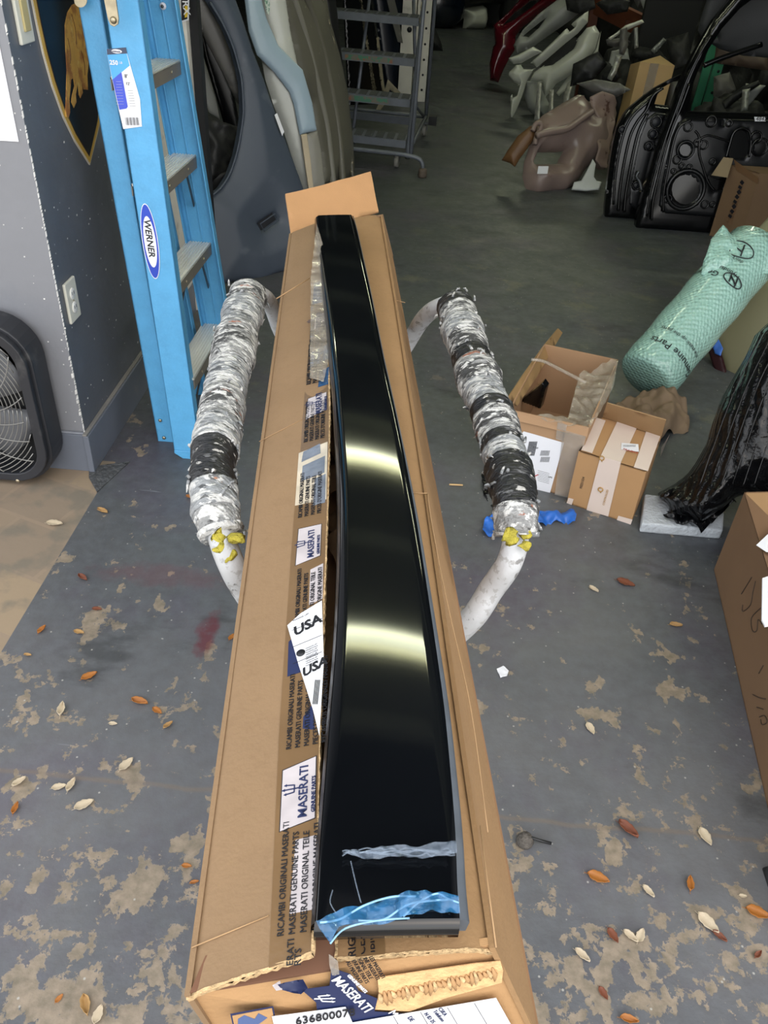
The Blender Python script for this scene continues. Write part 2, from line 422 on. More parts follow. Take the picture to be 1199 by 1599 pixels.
m_steeldk = mat('dark_steel_bar', '55585a', .4, metal=.7)
m_red = mat('red_ink', 'b03030', .5)
# ------------------------------------------------------------------ the room
m = MB(); m.slab([(-.93, -4, 0), (3.6, -4, 0), (3.6, 14.2, 0), (-3.4, 14.2, 0), (-3.4, 2.13, 0), (-.93, 2.13, 0)], (0, 0, -.12), m_floor); f = m.build('floor', loc=(0, 0, 0)); struct(f)
m = MB(); m.slab([(-4, -4, .0), (-.93, -4, .0), (-.93, 2.13, .0), (-4, 2.13, .0)], (0, 0, -.12), m_pave); f = m.build('floor_paving', loc=(0, 0, 0)); struct(f)
m = MB(); m.slab([(-1.0, 2.085, .004), (-.885, 2.135, .004), (-.93, 1.96, .003), (-.98, 2.03, .003)], (0, 0, -.003), mat('broken_slab_edge', '4a4c4e', .8, var=.4, vs=60, bump=1, bs=80)); struct(m.build('floor_broken_edge', loc=(0, 0, 0)))
# left wall block: front face towards the viewer, return face along the aisle
m2 = MB(); X0, X1, Y0, Y1, ZT = -3.4, -.99, 2.08, 3.32, 3.3
c8 = [V(q) for q in ((X0, Y0, 0), (X1, Y0, 0), (X1, Y1, 0), (X0, Y1, 0), (X0, Y0, ZT), (X1, Y0, ZT), (X1, Y1, ZT), (X0, Y1, ZT))]
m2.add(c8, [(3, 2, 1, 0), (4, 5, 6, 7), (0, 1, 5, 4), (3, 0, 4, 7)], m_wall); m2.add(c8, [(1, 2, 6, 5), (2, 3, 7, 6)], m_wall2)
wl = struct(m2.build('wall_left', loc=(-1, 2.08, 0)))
# chipped corner: irregular slivers of bare plaster down the arris
m = MB(); z = .135
random.seed(3)
while z < 2.2:
    h = random.uniform(.004, .02); wd = random.uniform(.0008, .0022) if (random.random() < .9 or z > .5) else .006
    if random.random() < (.92 if z < 1.0 else .5):
        m.slab([(-.99 - wd, 2.0785, z), (-.9885, 2.0785, z + .003), (-.9885, 2.0785, z + h), (-.99 - wd * random.uniform(.2, 1), 2.0785, z + h * .8)], (0, .004, 0), m_chip)
    z += h
for i in range(60):
    x = -.99 - random.random() ** 1.5 * .35; z = random.uniform(.15, 1.3); s = random.uniform(.001, .004)
    m.slab([(x, 2.0795, z), (x + s, 2.0795, z), (x + s * 1.2, 2.0795, z + s), (x, 2.0795, z + s)], (0, .002, 0), m_chip)
for i in range(70):
    y = 2.08 + random.random() * .55; z = random.uniform(.2, 1.3); s = random.uniform(.001, .005)
    m.slab([(-.9895, y, z), (-.9895, y + s, z), (-.9895, y + s * 1.2, z + s), (-.9895, y, z + s)], (-.002, 0, 0), m_chip)
o = m.build('plaster_chips', parent=wl)
m = MB(); m.box((-2.19, 2.072, .066), (2.40, .012, .132), m_base); m.box((-.981, 2.69, .066), (.018, 1.26, .132), m_base)
m.box((-2.19, 2.0735, .135), (2.40, .009, .006), mat('baseboard_top_edge', '80858e', .5)); m.box((-.9835, 2.69, .135), (.013, 1.26, .006), mat('dusty_baseboard_top', '7c7a76', .7))
struct(m.build('baseboard_left', loc=(-1, 2.07, 0), bevel=.002))
m = MB(); m.box((-.965, 3.36, 1.65), (.09, .06, 3.3), m_whitetrim); m.box((-.982, 3.21, 1.65), (.014, .25, 3.3), m_whitetrim); struct(m.build('trim_1'))
m = MB(); m.box((-.902, 3.39, 1.65), (.03, .05, 3.3), mat('black_door_track', '17181b', .4)); struct(m.build('trim_2'))
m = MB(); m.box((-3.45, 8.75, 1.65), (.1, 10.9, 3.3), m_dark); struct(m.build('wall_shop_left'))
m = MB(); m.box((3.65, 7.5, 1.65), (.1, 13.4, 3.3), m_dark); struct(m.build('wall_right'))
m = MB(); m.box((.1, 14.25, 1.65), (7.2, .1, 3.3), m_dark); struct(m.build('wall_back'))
m = MB(); m.box((.1, (14.3 + CAN0) / 2, CEIL + .06), (7.3, 14.3 - CAN0, .12), m_ceil)
for k in range(9): m.box((.1, 2.2 + k * 1.4, CEIL - .05), (7.1, .09, .12), m_ceil)
struct(m.build('ceiling'))
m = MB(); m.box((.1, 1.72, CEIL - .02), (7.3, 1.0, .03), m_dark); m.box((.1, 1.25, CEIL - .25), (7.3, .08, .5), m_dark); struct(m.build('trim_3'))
m = MB(); m.box((3.0, 2.1, 1.65), (1.3, .2, 3.3), m_wall); struct(m.build('wall_front_right'))
# fluorescent fixtures across the ceiling: the aisle pair, plus added ones for brightness
m_tube = mat('fluorescent_tube', (.95, .94, .55), .5, emis=15., var=0)
m_fix = mat('white_enamel_fixture', 'c9ccc4', .4)
for i, (x, y, p) in enumerate(TUBES):
    t = thing('fluorescent_light', 'white fluorescent ceiling fixture with two tubes, number %s from the entrance' % ['one', 'two', 'three', 'four', 'five', 'six'][i], 'ceiling light', (x, y, CEIL - .16), 'ceiling lights')
    t['label'] = ['fluorescent ceiling fixture nearest the entrance over the aisle', 'second fluorescent ceiling fixture over the aisle', 'added fluorescent fixture right of the aisle, brightening the interior', 'added fluorescent fixture farther back on the right, brightening the interior', 'added fluorescent fixture left of the aisle, brightening the interior', 'added fluorescent fixture near the far end, brightening the interior'][i]
    m = MB(); m.box((x, y, CEIL - .13), (1.25, .2, .05), m_fix); m.build('housing', t, bevel=.005)
    for s in (-1, 1):
        m = MB(); m.tube([(x - .6, y + s * .05, CEIL - .175), (x + .6, y + s * .05, CEIL - .175)], .014, m_tube, 10); m.build('tube', t)
    lamp = lamp_area('fluorescent_glow', (x, y, CEIL - .2), 1.2, .10, p, (.93, 1., .80)); 

# ------------------------------------------------------------------ wall fittings
t = thing('box_fan', 'dusty black box fan with wire grille leaning by the grey wall', 'fan', (-1.33, 2.02, 0))
m_fan = mat('dusty_black_plastic', '26282d', .45, var=.2, vs=7, patches=((7, .55, .68, '6a6a68', 6, .45),)); m_wire = mat('grey_wire', '8b8b88', .4, metal=.5)
FX, FY, FW, FD = -1.308, 1.955, .515, .105
def rrect(cx, cz, w_, h_, r, k=7):
    P = []
    for (sx, sz, a0) in ((1, -1, -90), (1, 1, 0), (-1, 1, 90), (-1, -1, 180)):
        for j in range(k + 1):
            a = math.radians(a0 + 90 * j / k); P.append((cx + sx * (w_ / 2 - r) + r * math.cos(a), cz + sz * (h_ / 2 - r) + r * math.sin(a)))
    return P
def ring_frame(m, y0, y1, A, B, mt):
    n = len(A); vs = [(x, y0, z) for x, z in A] + [(x, y0, z) for x, z in B] + [(x, y1, z) for x, z in A] + [(x, y1, z) for x, z in B]
    fs = []
    for i in range(n):
        j = (i + 1) % n; fs += [(i, j, n + j, n + i), (2 * n + j, 2 * n + i, 3 * n + i, 3 * n + j), (j, i, 2 * n + i, 2 * n + j), (n + i, n + j, 3 * n + j, 3 * n + i)]
    m.add(vs, fs, mt)
FZ = FW / 2 + .012
m = MB(); ring_frame(m, FY + .02, FY + FD, rrect(FX, FZ, FW, FW, .12), rrect(FX, FZ, FW - .03, FW - .03, .11), m_fan); m.build('housing', t, bevel=.004)
m = MB(); ring_frame(m, FY, FY + .022, rrect(FX, FZ, FW - .018, FW - .018, .115), rrect(FX, FZ, FW - .075, FW - .07, .09), m_fan); m.build('front_frame', t, bevel=.003)
m = MB()
inner = rrect(FX, FZ, FW - .085, FW - .07, .09)
for k in range(1, 23):
    R = .0125 * k + .015; pts = []
    for j in range(72):
        a = 2 * PI * j / 72; p = (FX + R * math.cos(a), FZ + R * math.sin(a)); pts.append(p)
    seg = []
    for j in range(73):
        p = pts[j % 72]
        if inside(p, inner): seg.append((p[0], FY + .004, p[1]))
        else:
            if len(seg) > 2: m.tube(seg, .0016, m_wire, 4)
            seg = []
    if len(seg) > 2: m.tube(seg, .0016, m_wire, 4)
for k in range(18):
    seg = []
    for j in range(26):
        R = .035 + j * .0115; a = 2 * PI * k / 18 + .9 * j / 26; p = (FX + R * math.cos(a), FZ + R * math.sin(a))
        if inside(p, inner): seg.append((p[0], FY + .002, p[1]))
    m.tube(seg, .0018, m_wire, 4)
m.build('grille', t)
m = MB()
for k in range(5):
    a0 = 2 * PI * k / 5; vs = []
    for j in range(7):
        R = .04 + .18 * j / 6
        for i in range(4):
            a = a0 + .85 * i / 3 + j * .04; vs.append((FX + R * math.cos(a), FY + .04 + i * .012, FZ + R * math.sin(a)))
    m.add(vs, [(j * 4 + i, j * 4 + i + 1, j * 4 + i + 5, j * 4 + i + 4) for j in range(6) for i in range(3)], mat('grey_fan_blade', '5a5c60', .4) if k == 0 else m.mats[0], True)
m.build('fan_blade', t).modifiers.new('solid', 'SOLIDIFY').thickness = .002
m = MB(); m.lathe((FX, FY + .006, FZ), (0, 1, 0), [(.03, 0), (.036, .004), (.036, .05), (.05, .055), (.05, .09)], m_fan); m.build('hub', t)
m = MB(); m.lathe((FX + .14, FY - .002, .022), (0, 1, 0), [(.004, 0), (.006, .002), (.006, .006)], m_steel, 10); m.build('screw', t)
m = MB(); ring_frame(m, FY + FD - .006, FY + FD - .002, rrect(FX, FZ, FW - .03, FW - .03, .1), rrect(FX, FZ, .05, .05, .02), mat('fan_back_shadow_panel', '1b1c1e', .8)); m.build('back_shade_panel', t)  # solid dark sheet painted as the shade behind the blades

m_almond = mat('almond_plastic', 'cfcfc2', .4, var=.04)
t = thing('wall_outlet', 'almond double power outlet on grey wall above the baseboard', 'outlet', (-.99, 2.15, .473))
m = MB(); m.box((-.9855, 2.150, .531), (.009, .073, .117), m_almond); m.build('cover_plate', t, bevel=.003)
for dz in (-.02, .02):
    m = MB(); m.lathe((-.9815, 2.15, .531 + dz), (1, 0, 0), [(.0165, 0), (.0165, .0022), (.015, .003)], mat('white_socket', 'e6e6e0', .35), 20)
    for s in (-1, 1): m.box((-.9783, 2.15 + s * .006, .533 + dz), (.0012, .002, .009), m_ink)
    m.build('socket', t)
m = MB(); m.lathe((-.981, 2.15, .531), (1, 0, 0), [(.003, 0), (.003, .001)], m_steel, 10); m.build('screw', t)
t = thing('wall_switch', 'almond light switch plate high on grey wall near the corner', 'switch', (-.99, 2.16, 1.165))
m = MB(); m.box((-.9855, 2.165, 1.225), (.009, .073, .117), m_almond); m.build('cover_plate', t, bevel=.003)
m = MB(); m.box((-.979, 2.165, 1.225), (.006, .032, .066), mat('yellowed_rocker', 'b9ab78', .35)); m.build('rocker', t, bevel=.002)

m = MB(); m.slab([(-1.013, 2.0775, 1.5), (-1.013, 2.0775, .965), (-1.30, 2.0775, .96), (-1.30, 2.0775, 1.5)], (0, .002, 0), m_paper); tag(m.build('wall_notice'), 'white paper notice on the grey wall at the left edge', 'paper')
# shield emblem: black field, gold border, golden bull
t = thing('shield_emblem', 'large black shield emblem with gold border and golden bull on grey wall', 'sign', (-.985, 2.45, .82))
m_gold = mat('gold_border', 'c9a348', .3, var=.12, vs=12, metal=.2); m_bull = mat('golden_bull_print', 'cc9f4e', .4, var=.1, vs=30, patches=((22, .48, .6, '8a4a24', 5, .75), (40, .58, .7, 'd8c27a', 4, .7)))
cy = 2.445; bz = .823
L_ = [(Xp(px, py, -.989).y, Xp(px, py, -.989).z) for px, py in ((139, 258), (116, 222), (98, 185), (80, 135), (66, 85), (56, 40), (48, 0))]
L_.append((L_[-1][0] - .01, 1.45)); L_.append((L_[-1][0] - .005, 1.62))
half = [(cy - a, b) for a, b in L_]
out = [(cy - a, b) for a, b in half] + [(cy + a, b) for a, b in reversed(half)][:-1]
def scaled(P, d):
    cx = cy; cz = 1.3; return [(cx + (a - cx) * (1 - d / .22), cz + (b - cz) * (1 - d / .45)) for a, b in P]
def plate(P, x, th, mt, nm):
    m = MB(); m.slab([(x, a, b) for a, b in P], (-th, 0, 0), mt); return m.build(nm, t)
plate(out, -.9850, .004, mat('white_edge', 'c8c2b4', .4), 'outer_edge'); plate(scaled(out, .005), -.9842, .003, m_gold, 'gold_border'); plate(scaled(out, .021), -.9835, .003, mat('brown_line', '3b2c1c', .4), 'border_line'); plate(scaled(out, .025), -.9828, .003, mat('shield_black', '0f151d', .25), 'field')
P0 = (V((-.982, 0, 0)), V((1, 0, 0)))
# bull: haunch, legs and tail hanging towards the tip
bull = [(113, 8), (106, 20), (102, 40), (103, 75), (105, 110), (104, 140), (103, 172), (104, 183), (108, 184), (110, 176), (109, 155), (112, 125), (115, 122), (117, 135), (113, 150), (112, 160), (116, 169), (120, 160), (119, 148), (122, 130), (124, 148), (126, 154), (130, 145), (128, 128), (131, 140), (138, 141), (137, 118), (140, 90), (150, 60), (150, 20), (130, 2)]
m = MB(); m.slab([Pl(x, y, P0) for x, y in bull], (-.002, 0, 0), m_bull)
m.build('bull', t)
m = MB()
for a, b in (((112, 22), (120, 70)), ((106, 60), (110, 100)), ((127, 80), (133, 118))):
    m.tube(catmull([Pl(a[0], a[1], P0), Pl((a[0] + b[0]) / 2 + 2, (a[1] + b[1]) / 2, P0), Pl(b[0], b[1], P0)]), .0012, mat('bull_shade_line', '5a2f16', .4), 5)
m.build('bull_outline', t)
t2 = MB(); P1 = (V((0, 3.355, 0)), V((0, -1, 0)))
t2.slab([Pl(x, y, (V((0, 3.32, 0)), V((0, -1, 0)))) for x, y in ((281, -20), (296, -20), (295, 32), (283, 36))], (0, .003, 0), m_paper)
t2.slab([Pl(x, y, (V((0, 3.318, 0)), V((0, -1, 0)))) for x, y in ((282.5, -20), (293.5, -20), (293, 30), (284, 33))], (0, .002, 0), mat('sign_black', '15161a', .3))
t2.slab([Pl(x, y, (V((0, 3.316, 0)), V((0, -1, 0)))) for x, y in ((289, 10), (293.5, 9), (293, 27), (289, 28))], (0, .001, 0), mat('sign_yellow', 'd9b92c', .4))
pa = Pl(283.9, -8, (V((0, 3.314, 0)), V((0, -1, 0)))); t2.text('5RX', pa, (.05, 0, -1), (1, 0, .05), .034, m_paper, align='LEFT', bold=.01)
tag(t2.build('door_track_sign'), 'black and yellow RX sign hung on the white post', 'sign')
# ------------------------------------------------------------------ long carton
ZT_ = .79
TLn, TRn, TLf, TRf = Z(288, 1555, .79), Z(773, 1480, .80), Z(452, 365, .79), Z(597, 335, .80)
BRn, BRf, BLn = Z(846, 1635, .655), Z(613, 400, .665), Z(352, 1650, .65)
BLf = TLf + V((.035, .0, -.135))
t = thing('long_carton', 'very long opened brown carton with printed parts tape lying across the padded stand', 'cardboard box', (0, 1.2, .65))
CT = t
cp = {'TLn': TLn, 'TRn': TRn}
def wallq(mb, a, b, c, d, th, m1):      # a,b,c,d quad, thickness inward
    n = (b - a).cross(d - a).normalized() * th; mb.slab([a, b, c, d], n, m1)
IN = V((0, 0, 0))
m = MB()
cen = (TLn + TRf + BRn + BLf) / 4
def side(mb, a, b, c, d, m1, th=.005):
    n = (b - a).cross(d - a).normalized()
    if n.dot(cen - a) < 0: n = -n
    mb.slab([a, b, c, d], n * th, m1)
side(m, TLn, TLf, BLf, BLn, m_card); m.build('left_side', t)
m = MB(); 
R1 = [TRn, TRn.lerp(TRf, .35) + V((.004, 0, 0)), TRn.lerp(TRf, .7) + V((.003, 0, 0)), TRf]; R2 = [BRn, BRn.lerp(BRf, .35), BRn.lerp(BRf, .7), BRf]
for i in range(3): side(m, R1[i], R1[i + 1], R2[i + 1], R2[i], m_card2)
m.build('right_side', t)
m = MB(); side(m, BLn, BRn, BRf, BLf, m_cardin); m.build('bottom', t)
m = MB(); side(m, TLn + V((0, .004, -.004)), TRn + V((0, .004, -.002)), BRn + V((0, .002, 0)), BLn + V((0, .002, 0)), m_cardend, .006)
ENDP = plane3(TLn, TRn, BRn)
# torn-off strip on the end face showing the flutes
random.seed(5)
e0, e1 = (588, 1560), (786, 1508)
def ep(x, y, h=.002): return Pl(x, y, (ENDP[0] + ENDP[1] * h, ENDP[1]))
m.slab([ep(x, y, .0012) for x, y in ((590, 1528), (740, 1506), (782, 1502), (786, 1516), (784, 1535), (700, 1558), (640, 1580), (586, 1577), (592, 1552))], -ENDP[1] * .001, mat('torn_paper_layer', 'cfa877', .9, var=.2, vs=60, bump=.5, bs=120))
for k in range(26):
    a = k / 26; x = 592 + 185 * a; y0 = 1556 - 40 * a; hh = 14 + 6 * math.sin(k * 1.3)
    m.tube([ep(x + random.uniform(-2, 2), y0 - hh * .3, .002), ep(x + 3, y0 + hh * .25, .0025), ep(x + 4 + random.uniform(-3, 3), y0 + hh * .8, .0005)], [.0007, .0026, .0007], m_cardend if k % 3 else m_corr, 6)
m.build('near_end', t)
m = MB(); side(m, TLf, TRf, BRf, BLf, m_card, .005); m.build('far_end', t)

# left top flap, tipped up a little along its free edge
LFP = plane3(TLn, TLf, Z(488, 1490, .822))
def lf(x, y, h=0): return Pl(x, y, (LFP[0] + LFP[1] * h, LFP[1]))
inner = [lf(x, y) for x, y in ((488, 1490), (491, 1430), (496, 1300), (499, 1150), (504, 1000), (509, 860), (513, 730), (515, 640), (513, 540), (505, 440), (498, 347))]
def lookup(P, t_):
    ys = [(p.y - P[0].y) / (P[-1].y - P[0].y) for p in P]
    for i in range(len(P) - 1):
        if ys[i] <= t_ <= ys[i + 1] + 1e-6:
            k = (t_ - ys[i]) / (ys[i + 1] - ys[i]); return P[i].lerp(P[i + 1], k)
    return P[-1]
m = MB(); NR, NC = 36, 8; vs = []; k0 = m.mi(m_card)
for i in range(NR + 1):
    t_ = i / NR; a = TLn.lerp(TLf, t_); b = lookup(inner, t_)
    for j in range(NC + 1):
        s = j / NC; p = a.lerp(b, s); p = p + LFP[1] * (.0018 * noise.noise(V((p.x * 9, p.y * 5, 0))) + (-.004 * (1 - min(1, s * 9)) ** 2))
        vs.append(p)
n0 = len(vs); bot = [p - LFP[1] * .0055 for p in vs]; W_ = NC + 1
fs = [(i * W_ + j, i * W_ + j + 1, (i + 1) * W_ + j + 1, (i + 1) * W_ + j) for i in range(NR) for j in range(NC)]
m.add(vs, fs, m_card, True); m.add(bot, [tuple(reversed(f)) for f in fs], m_cardin)
# ragged cut edges
def edge_strip(mb, A, th, mt, up, rag=.0015, step=.006):
    L = [A[0]]
    for i in range(len(A) - 1):
        k = max(1, int((A[i + 1] - A[i]).length / step))
        for j in range(1, k + 1): L.append(A[i].lerp(A[i + 1], j / k))
    vs = []
    for i, p in enumerate(L):
        d = (L[min(i + 1, len(L) - 1)] - L[max(0, i - 1)]).normalized(); o = d.cross(up).normalized()
        r = rag * (random.random() + (.6 if i % 2 else 0)); vs += [p + o * r, p + o * r * .7 - up * th]
    mb.add(vs, [(2 * i, 2 * i + 1, 2 * i + 3, 2 * i + 2) for i in range(len(L) - 1)], mt)
    mb.add([q for p in L for q in (p + up * .0004, p - (0, 0, 0) if False else p + up * .0004)] , [], mt)
    # narrow pale top lip
    vs = []
    for i, p in enumerate(L):
        d = (L[min(i + 1, len(L) - 1)] - L[max(0, i - 1)]).normalized(); o = d.cross(up).normalized()
        vs += [p + o * rag * (.5 + random.random()) + up * .0003, p - o * .0014 * random.uniform(.3, 1.2) + up * .0006]
    mb.add(vs, [(2 * i, 2 * i + 2, 2 * i + 3, 2 * i + 1) for i in range(len(L) - 1)], mt)
row0 = [vs[j] for j in range(W_)]; 
edge_strip(m, [vs[j] for j in range(W_)], .0055, m_corr, LFP[1], .0016, .004)
edge_strip(m, [vs[i * W_ + NC] for i in range(NR + 1)], .0055, m_corr, LFP[1])
m.build('left_flap', t)
# printed tape along the free half of the flap
m = MB()
TPX = [(420, 1512), (428, 1330), (436, 1150), (447, 980), (460, 800), (470, 700), (477, 600), (484, 531), (489, 440), (494, 375)]
vs = []
for x, y in TPX:
    a = lf(x, y, .0008); tt = (a.y - inner[0].y) / (inner[-1].y - inner[0].y); b = lookup(inner, max(0, min(1, tt))) + LFP[1] * .0008
    vs += [a, b]
vs2 = vs + [v - LFP[1] * .0004 for v in vs]
m.add(vs2, [(2 * i, 2 * i + 1, 2 * i + 3, 2 * i + 2) for i in range(len(TPX) - 1)], m_tape)
tp = m.build('printed_tape', t)
AX = (TLf - TLn).normalized(); LT = LFP[1].cross(AX).normalized()    # LT points to the left
if LT.x > 0: LT = -LT
LTtext = LT
def lfh(x, y, h): return lf(x, y, h)
def quadlf(mb, P, mt, h): mb.slab([lf(x, y, h) for x, y in P], -LFP[1] * .0003, mt)
m = MB()
lines = ['RICAMBI ORIGINALI MASERATI', 'MASERATI GENUINE PARTS', 'MASERATI ORIGINAL TEILE', "PIECES D'ORIGINE MASERATI", 'RECAMBIOS ORIGINALES MASERATI']
def textblock(mb, x, y, n=4, size=.0058, lead=.0078, mt=None, h=.0016):
    o = lf(x, y, h)
    for k in range(n): mb.text(lines[k], o - LT * lead * k, AX, LT, size, mt or m_ink, sx=.92)
textblock(m, 443, 1462, 5, .0082, .0098); textblock(m, 455, 1170, 5, .0078, .0092); textblock(m, 467, 975, 4, .0078, .0090)
textblock(m, 472, 808, 4, .0085, .009); textblock(m, 481, 690, 4, .010, .009); textblock(m, 486, 600, 3, .0125, .0105); textblock(m, 490, 545, 3, .013, .0105)
m.text('ERATI', lf(458, 1508, .0016), AX, LT, .0082, m_ink); m.text('RTS', lf(470, 1508, .0016), AX, LT, .0082, m_ink)
m.build('lettering', tp)
def trident(mb, c, s, mt, up, rt):
    for dx in (-1, 0, 1):
        mb.bar(c + rt * dx * s * .3 + up * s * -.1, c + rt * dx * s * .38 + up * s * (.55 if dx else .7), s * .09, .0003, mt, up=up.cross(rt))
        mb.slab([c + rt * (dx * .38 * s - s * .12) + up * s * (.5 if dx else .62), c + rt * (dx * .38 * s + s * .12) + up * s * (.5 if dx else .62), c + rt * dx * .38 * s + up * s * (.72 if dx else .9)], up.cross(rt) * .0003, mt)
    mb.bar(c - rt * s * .32 - up * s * .1, c + rt * s * .32 - up * s * .1, s * .09, .0003, mt, up=up.cross(rt)); mb.bar(c - up * s * .1, c - up * s * .5, s * .1, .0003, mt, up=up.cross(rt))
def logo(P, tx, ty, size, s):
    m = MB(); quadlf(m, P, m_ink, .0012)
    c = sum((V((x, y, 0)) for x, y in P), V()) / 4
    Q = [(c.x + (x - c.x) * .95, c.y + (y - c.y) * .975) for x, y in P]; quadlf(m, Q, m_papergloss, .0016)
    m.text('MASERATI', lf(tx, ty, .002), AX, LT, size, m_inkblue, bold=.01); m.text('GENUINE PARTS', lf(tx, ty, .002) - LT * size * .62 + AX * size * .3, AX, LT, size * .42, m_inkblue, sx=1.0, bold=.02)
    trident(m, lf(tx, ty, .002) + LT * size * 1.15 + AX * size * 2.6, s, m_inkblue, LT, AX); m.build('printed_logo', tp)
logo(((436, 1300), (441, 1203), (495, 1180), (493, 1278)), 479, 1276, .0125, .013)
logo(((461, 884), (466, 826), (503, 818), (501, 868)), 490, 870, .0125, .014)
logo(((477, 656), (481, 623), (511, 612), (509, 640)), 502, 645, .015, .014)
logo(((490, 515), (493, 494), (508, 488), (508, 508)), 502, 511, .016, .014)
m = MB(); quadlf(m, ((452, 1428), (462, 1312), (494, 1304), (491, 1420)), m_papergloss, .0011); m.build('tape_patch', tp)
m = MB(); quadlf(m, ((483, 945), (485, 890), (505, 880), (504, 935)), m_papergloss, .0011); m.build('tape_patch', tp)
m = MB(); quadlf(m, ((461, 790), (467, 708), (512, 690), (510, 780)), mat('glare_tape', 'c3b7a2', .2, var=.2, vs=30, coat=.6), .0010); m.build('tape_patch', tp)  # pale patch: glare on the tape put into the colour
m = MB(); quadlf(m, ((471, 752), (473, 728), (508, 712), (507, 738)), m_greytape, .0014); m.build('tape_patch', tp)
m = MB(); quadlf(m, ((471, 722), (474, 706), (500, 693), (501, 708)), m_greytape, .0014); m.build('tape_patch', tp)
m = MB(); quadlf(m, ((489, 790), (492, 748), (509, 740), (508, 785)), m_greytape, .0014); m.build('tape_patch', tp)
m = MB(); quadlf(m, ((484, 575), (486, 551), (513, 537), (514, 560)), m_bluetape, .0014); m.build('tape_patch', tp)
m = MB(); quadlf(m, ((497, 605), (500, 580), (514, 573), (513, 600)), m_bluetape, .0014); m.build('tape_patch', tp)
m = MB(); quadlf(m, ((488, 476), (491, 443), (509, 436), (511, 470)), m_bluetape, .0014); m.build('tape_patch', tp)
m = MB(); quadlf(m, ((449, 1057), (451, 1003), (468, 985), (476, 1048)), m_inkblue, .0011); m.build('tape_patch', tp)
m = MB(); quadlf(m, ((473, 1138), (474, 1120), (488, 1100), (492, 1140)), m_inkblue, .0011); m.build('tape_patch', tp)
m = MB(); shell(m, ((486, 450), (495, 375), (504, 400), (512, 445), (514, 560), (506, 600), (484, 600)), (LFP[0] + LFP[1] * .002, LFP[1]), m_cleartape, t=.0003, er=0, wr=.004, ws=30, N=260); m.build('clear_tape', t)
# packing list, torn and lying over the edge
m = MB(); PH = .0030
quadlf(m, ((449, 977), (470, 958), (503, 938), (506, 1033), (499, 1150), (490, 1112), (475, 1064), (467, 1040)), m_paper, PH)
q = lambda x, y: lf(x, y, PH + .0005)
m.text('USA', q(460, 994), AX * .45 - LT, (AX + LT * .45), .0195, m_ink, ex=.0002, bold=.035, shear=.3)
m.text('USA', q(473, 1058), AX * .45 - LT, (AX + LT * .45), .0165, m_ink, ex=.0002, bold=.035, shear=.4)
m.lathe(q(470, 1020), LFP[1], [(.0052, 0), (.0052, .0003)], m_ink, 20); 
for k in range(9):
    y = 1006 + k * 3.4; m.text('IMPORTATEUR ' if k % 2 else 'PACKING LIST', q(478, y + 8), AX * .3 - LT, AX + LT * .3, .0022, m_ink, ex=.0001)
m.text('PACKING LIST', q(458, 971), AX * .35 - LT, AX + LT * .35, .0032, m_ink, ex=.0001)
for k in range(3): m.bar(q(456 + k * 1, 985 + k * 26), q(503, 966 + k * 26), .0005, .0002, m_ink)
for k in range(4): m.bar(q(489 + k * 2.2, 1100), q(493 + k * 2.2, 1062), .0009, .0002, m_ink)
m.build('packing_list', t)
# right top flap
RFP = plane3(TRn, TRf, Z(525, 1497, .800))
def rf(x, y, h=0): return Pl(x, y, (RFP[0] + RFP[1] * h, RFP[1]))
rin = [rf(x, y) for x, y in ((526, 1497), (528, 1400), (532, 1250), (536, 1100), (540, 900), (543, 700), (540, 560), (530, 440), (516, 341))]
m = MB(); vs = []
for i in range(NR + 1):
    t_ = i / NR; a = lookup(rin, t_); b = TRn.lerp(TRf, t_) + V((.004 * math.sin(t_ * PI), 0, 0))
    for j in range(NC + 1):
        s = j / NC; p = a.lerp(b, s) + RFP[1] * (.0015 * noise.noise(V((a.x * 9 + s, a.y * 6, 3))) - .008 * max(0, (s - .8) / .2) ** 2 + .0035 * max(0, 1 - abs(s - .82) / .06)); vs.append(p)
m.add(vs, fs, m_card2, True); m.add([p - RFP[1] * .005 for p in vs], [tuple(reversed(f)) for f in fs], m_cardin)
edge_strip(m, [vs[j] for j in range(W_)], .005, m_corr, RFP[1], .0012, .003); edge_strip(m, [vs[i * W_] for i in reversed(range(NR + 1))], .005, m_corr, RFP[1])
m.build('right_flap', t)
# crush creases across the right flap
m_crease = mat('crease_light', 'ab8a64', .8)
for pts in (((643, 770), (668, 771)), ((668, 771), (674, 815), (690, 900), (706, 975), (735, 1105), (762, 1300)), ((650, 1000), (655, 1001)), ((620, 470), (633, 473)), ((750, 1290), (775, 1480))):
    P = catmull([rf(x, y, .0012) for x, y in pts], 4) if len(pts) > 2 else [rf(x, y, .0012) for x, y in pts]
    m = MB(); m.tube(P, .0007, m_crease, 5); m.build('crease', t)
for pts in (((432, 467), (484, 435)), ((405, 690), (473, 655)), ((300, 1480), (420, 1430))):
    m = MB(); m.tube([lf(x, y, .0007) for x, y in pts], .0006 if pts[0][0] != 432 else .0013, m_crease, 5); m.build('crease', t)
# inner near flaps and brown inside visible between them
m = MB(); e1_ = [TLn + V((.004, .002, .001)), TLn.lerp(TRn, .47) + V((0, .003, .0)), TLn.lerp(TRn, .49) + V((0, .05, .012)), TLn + V((.01, .03, .004))]
m.slab(e1_, (0, 0, -.004), mat('shaded_inner_flap', '6a4833', .8, var=.1));  # shade beneath the left flap is painted into this brown
m.build('inner_flap', t)
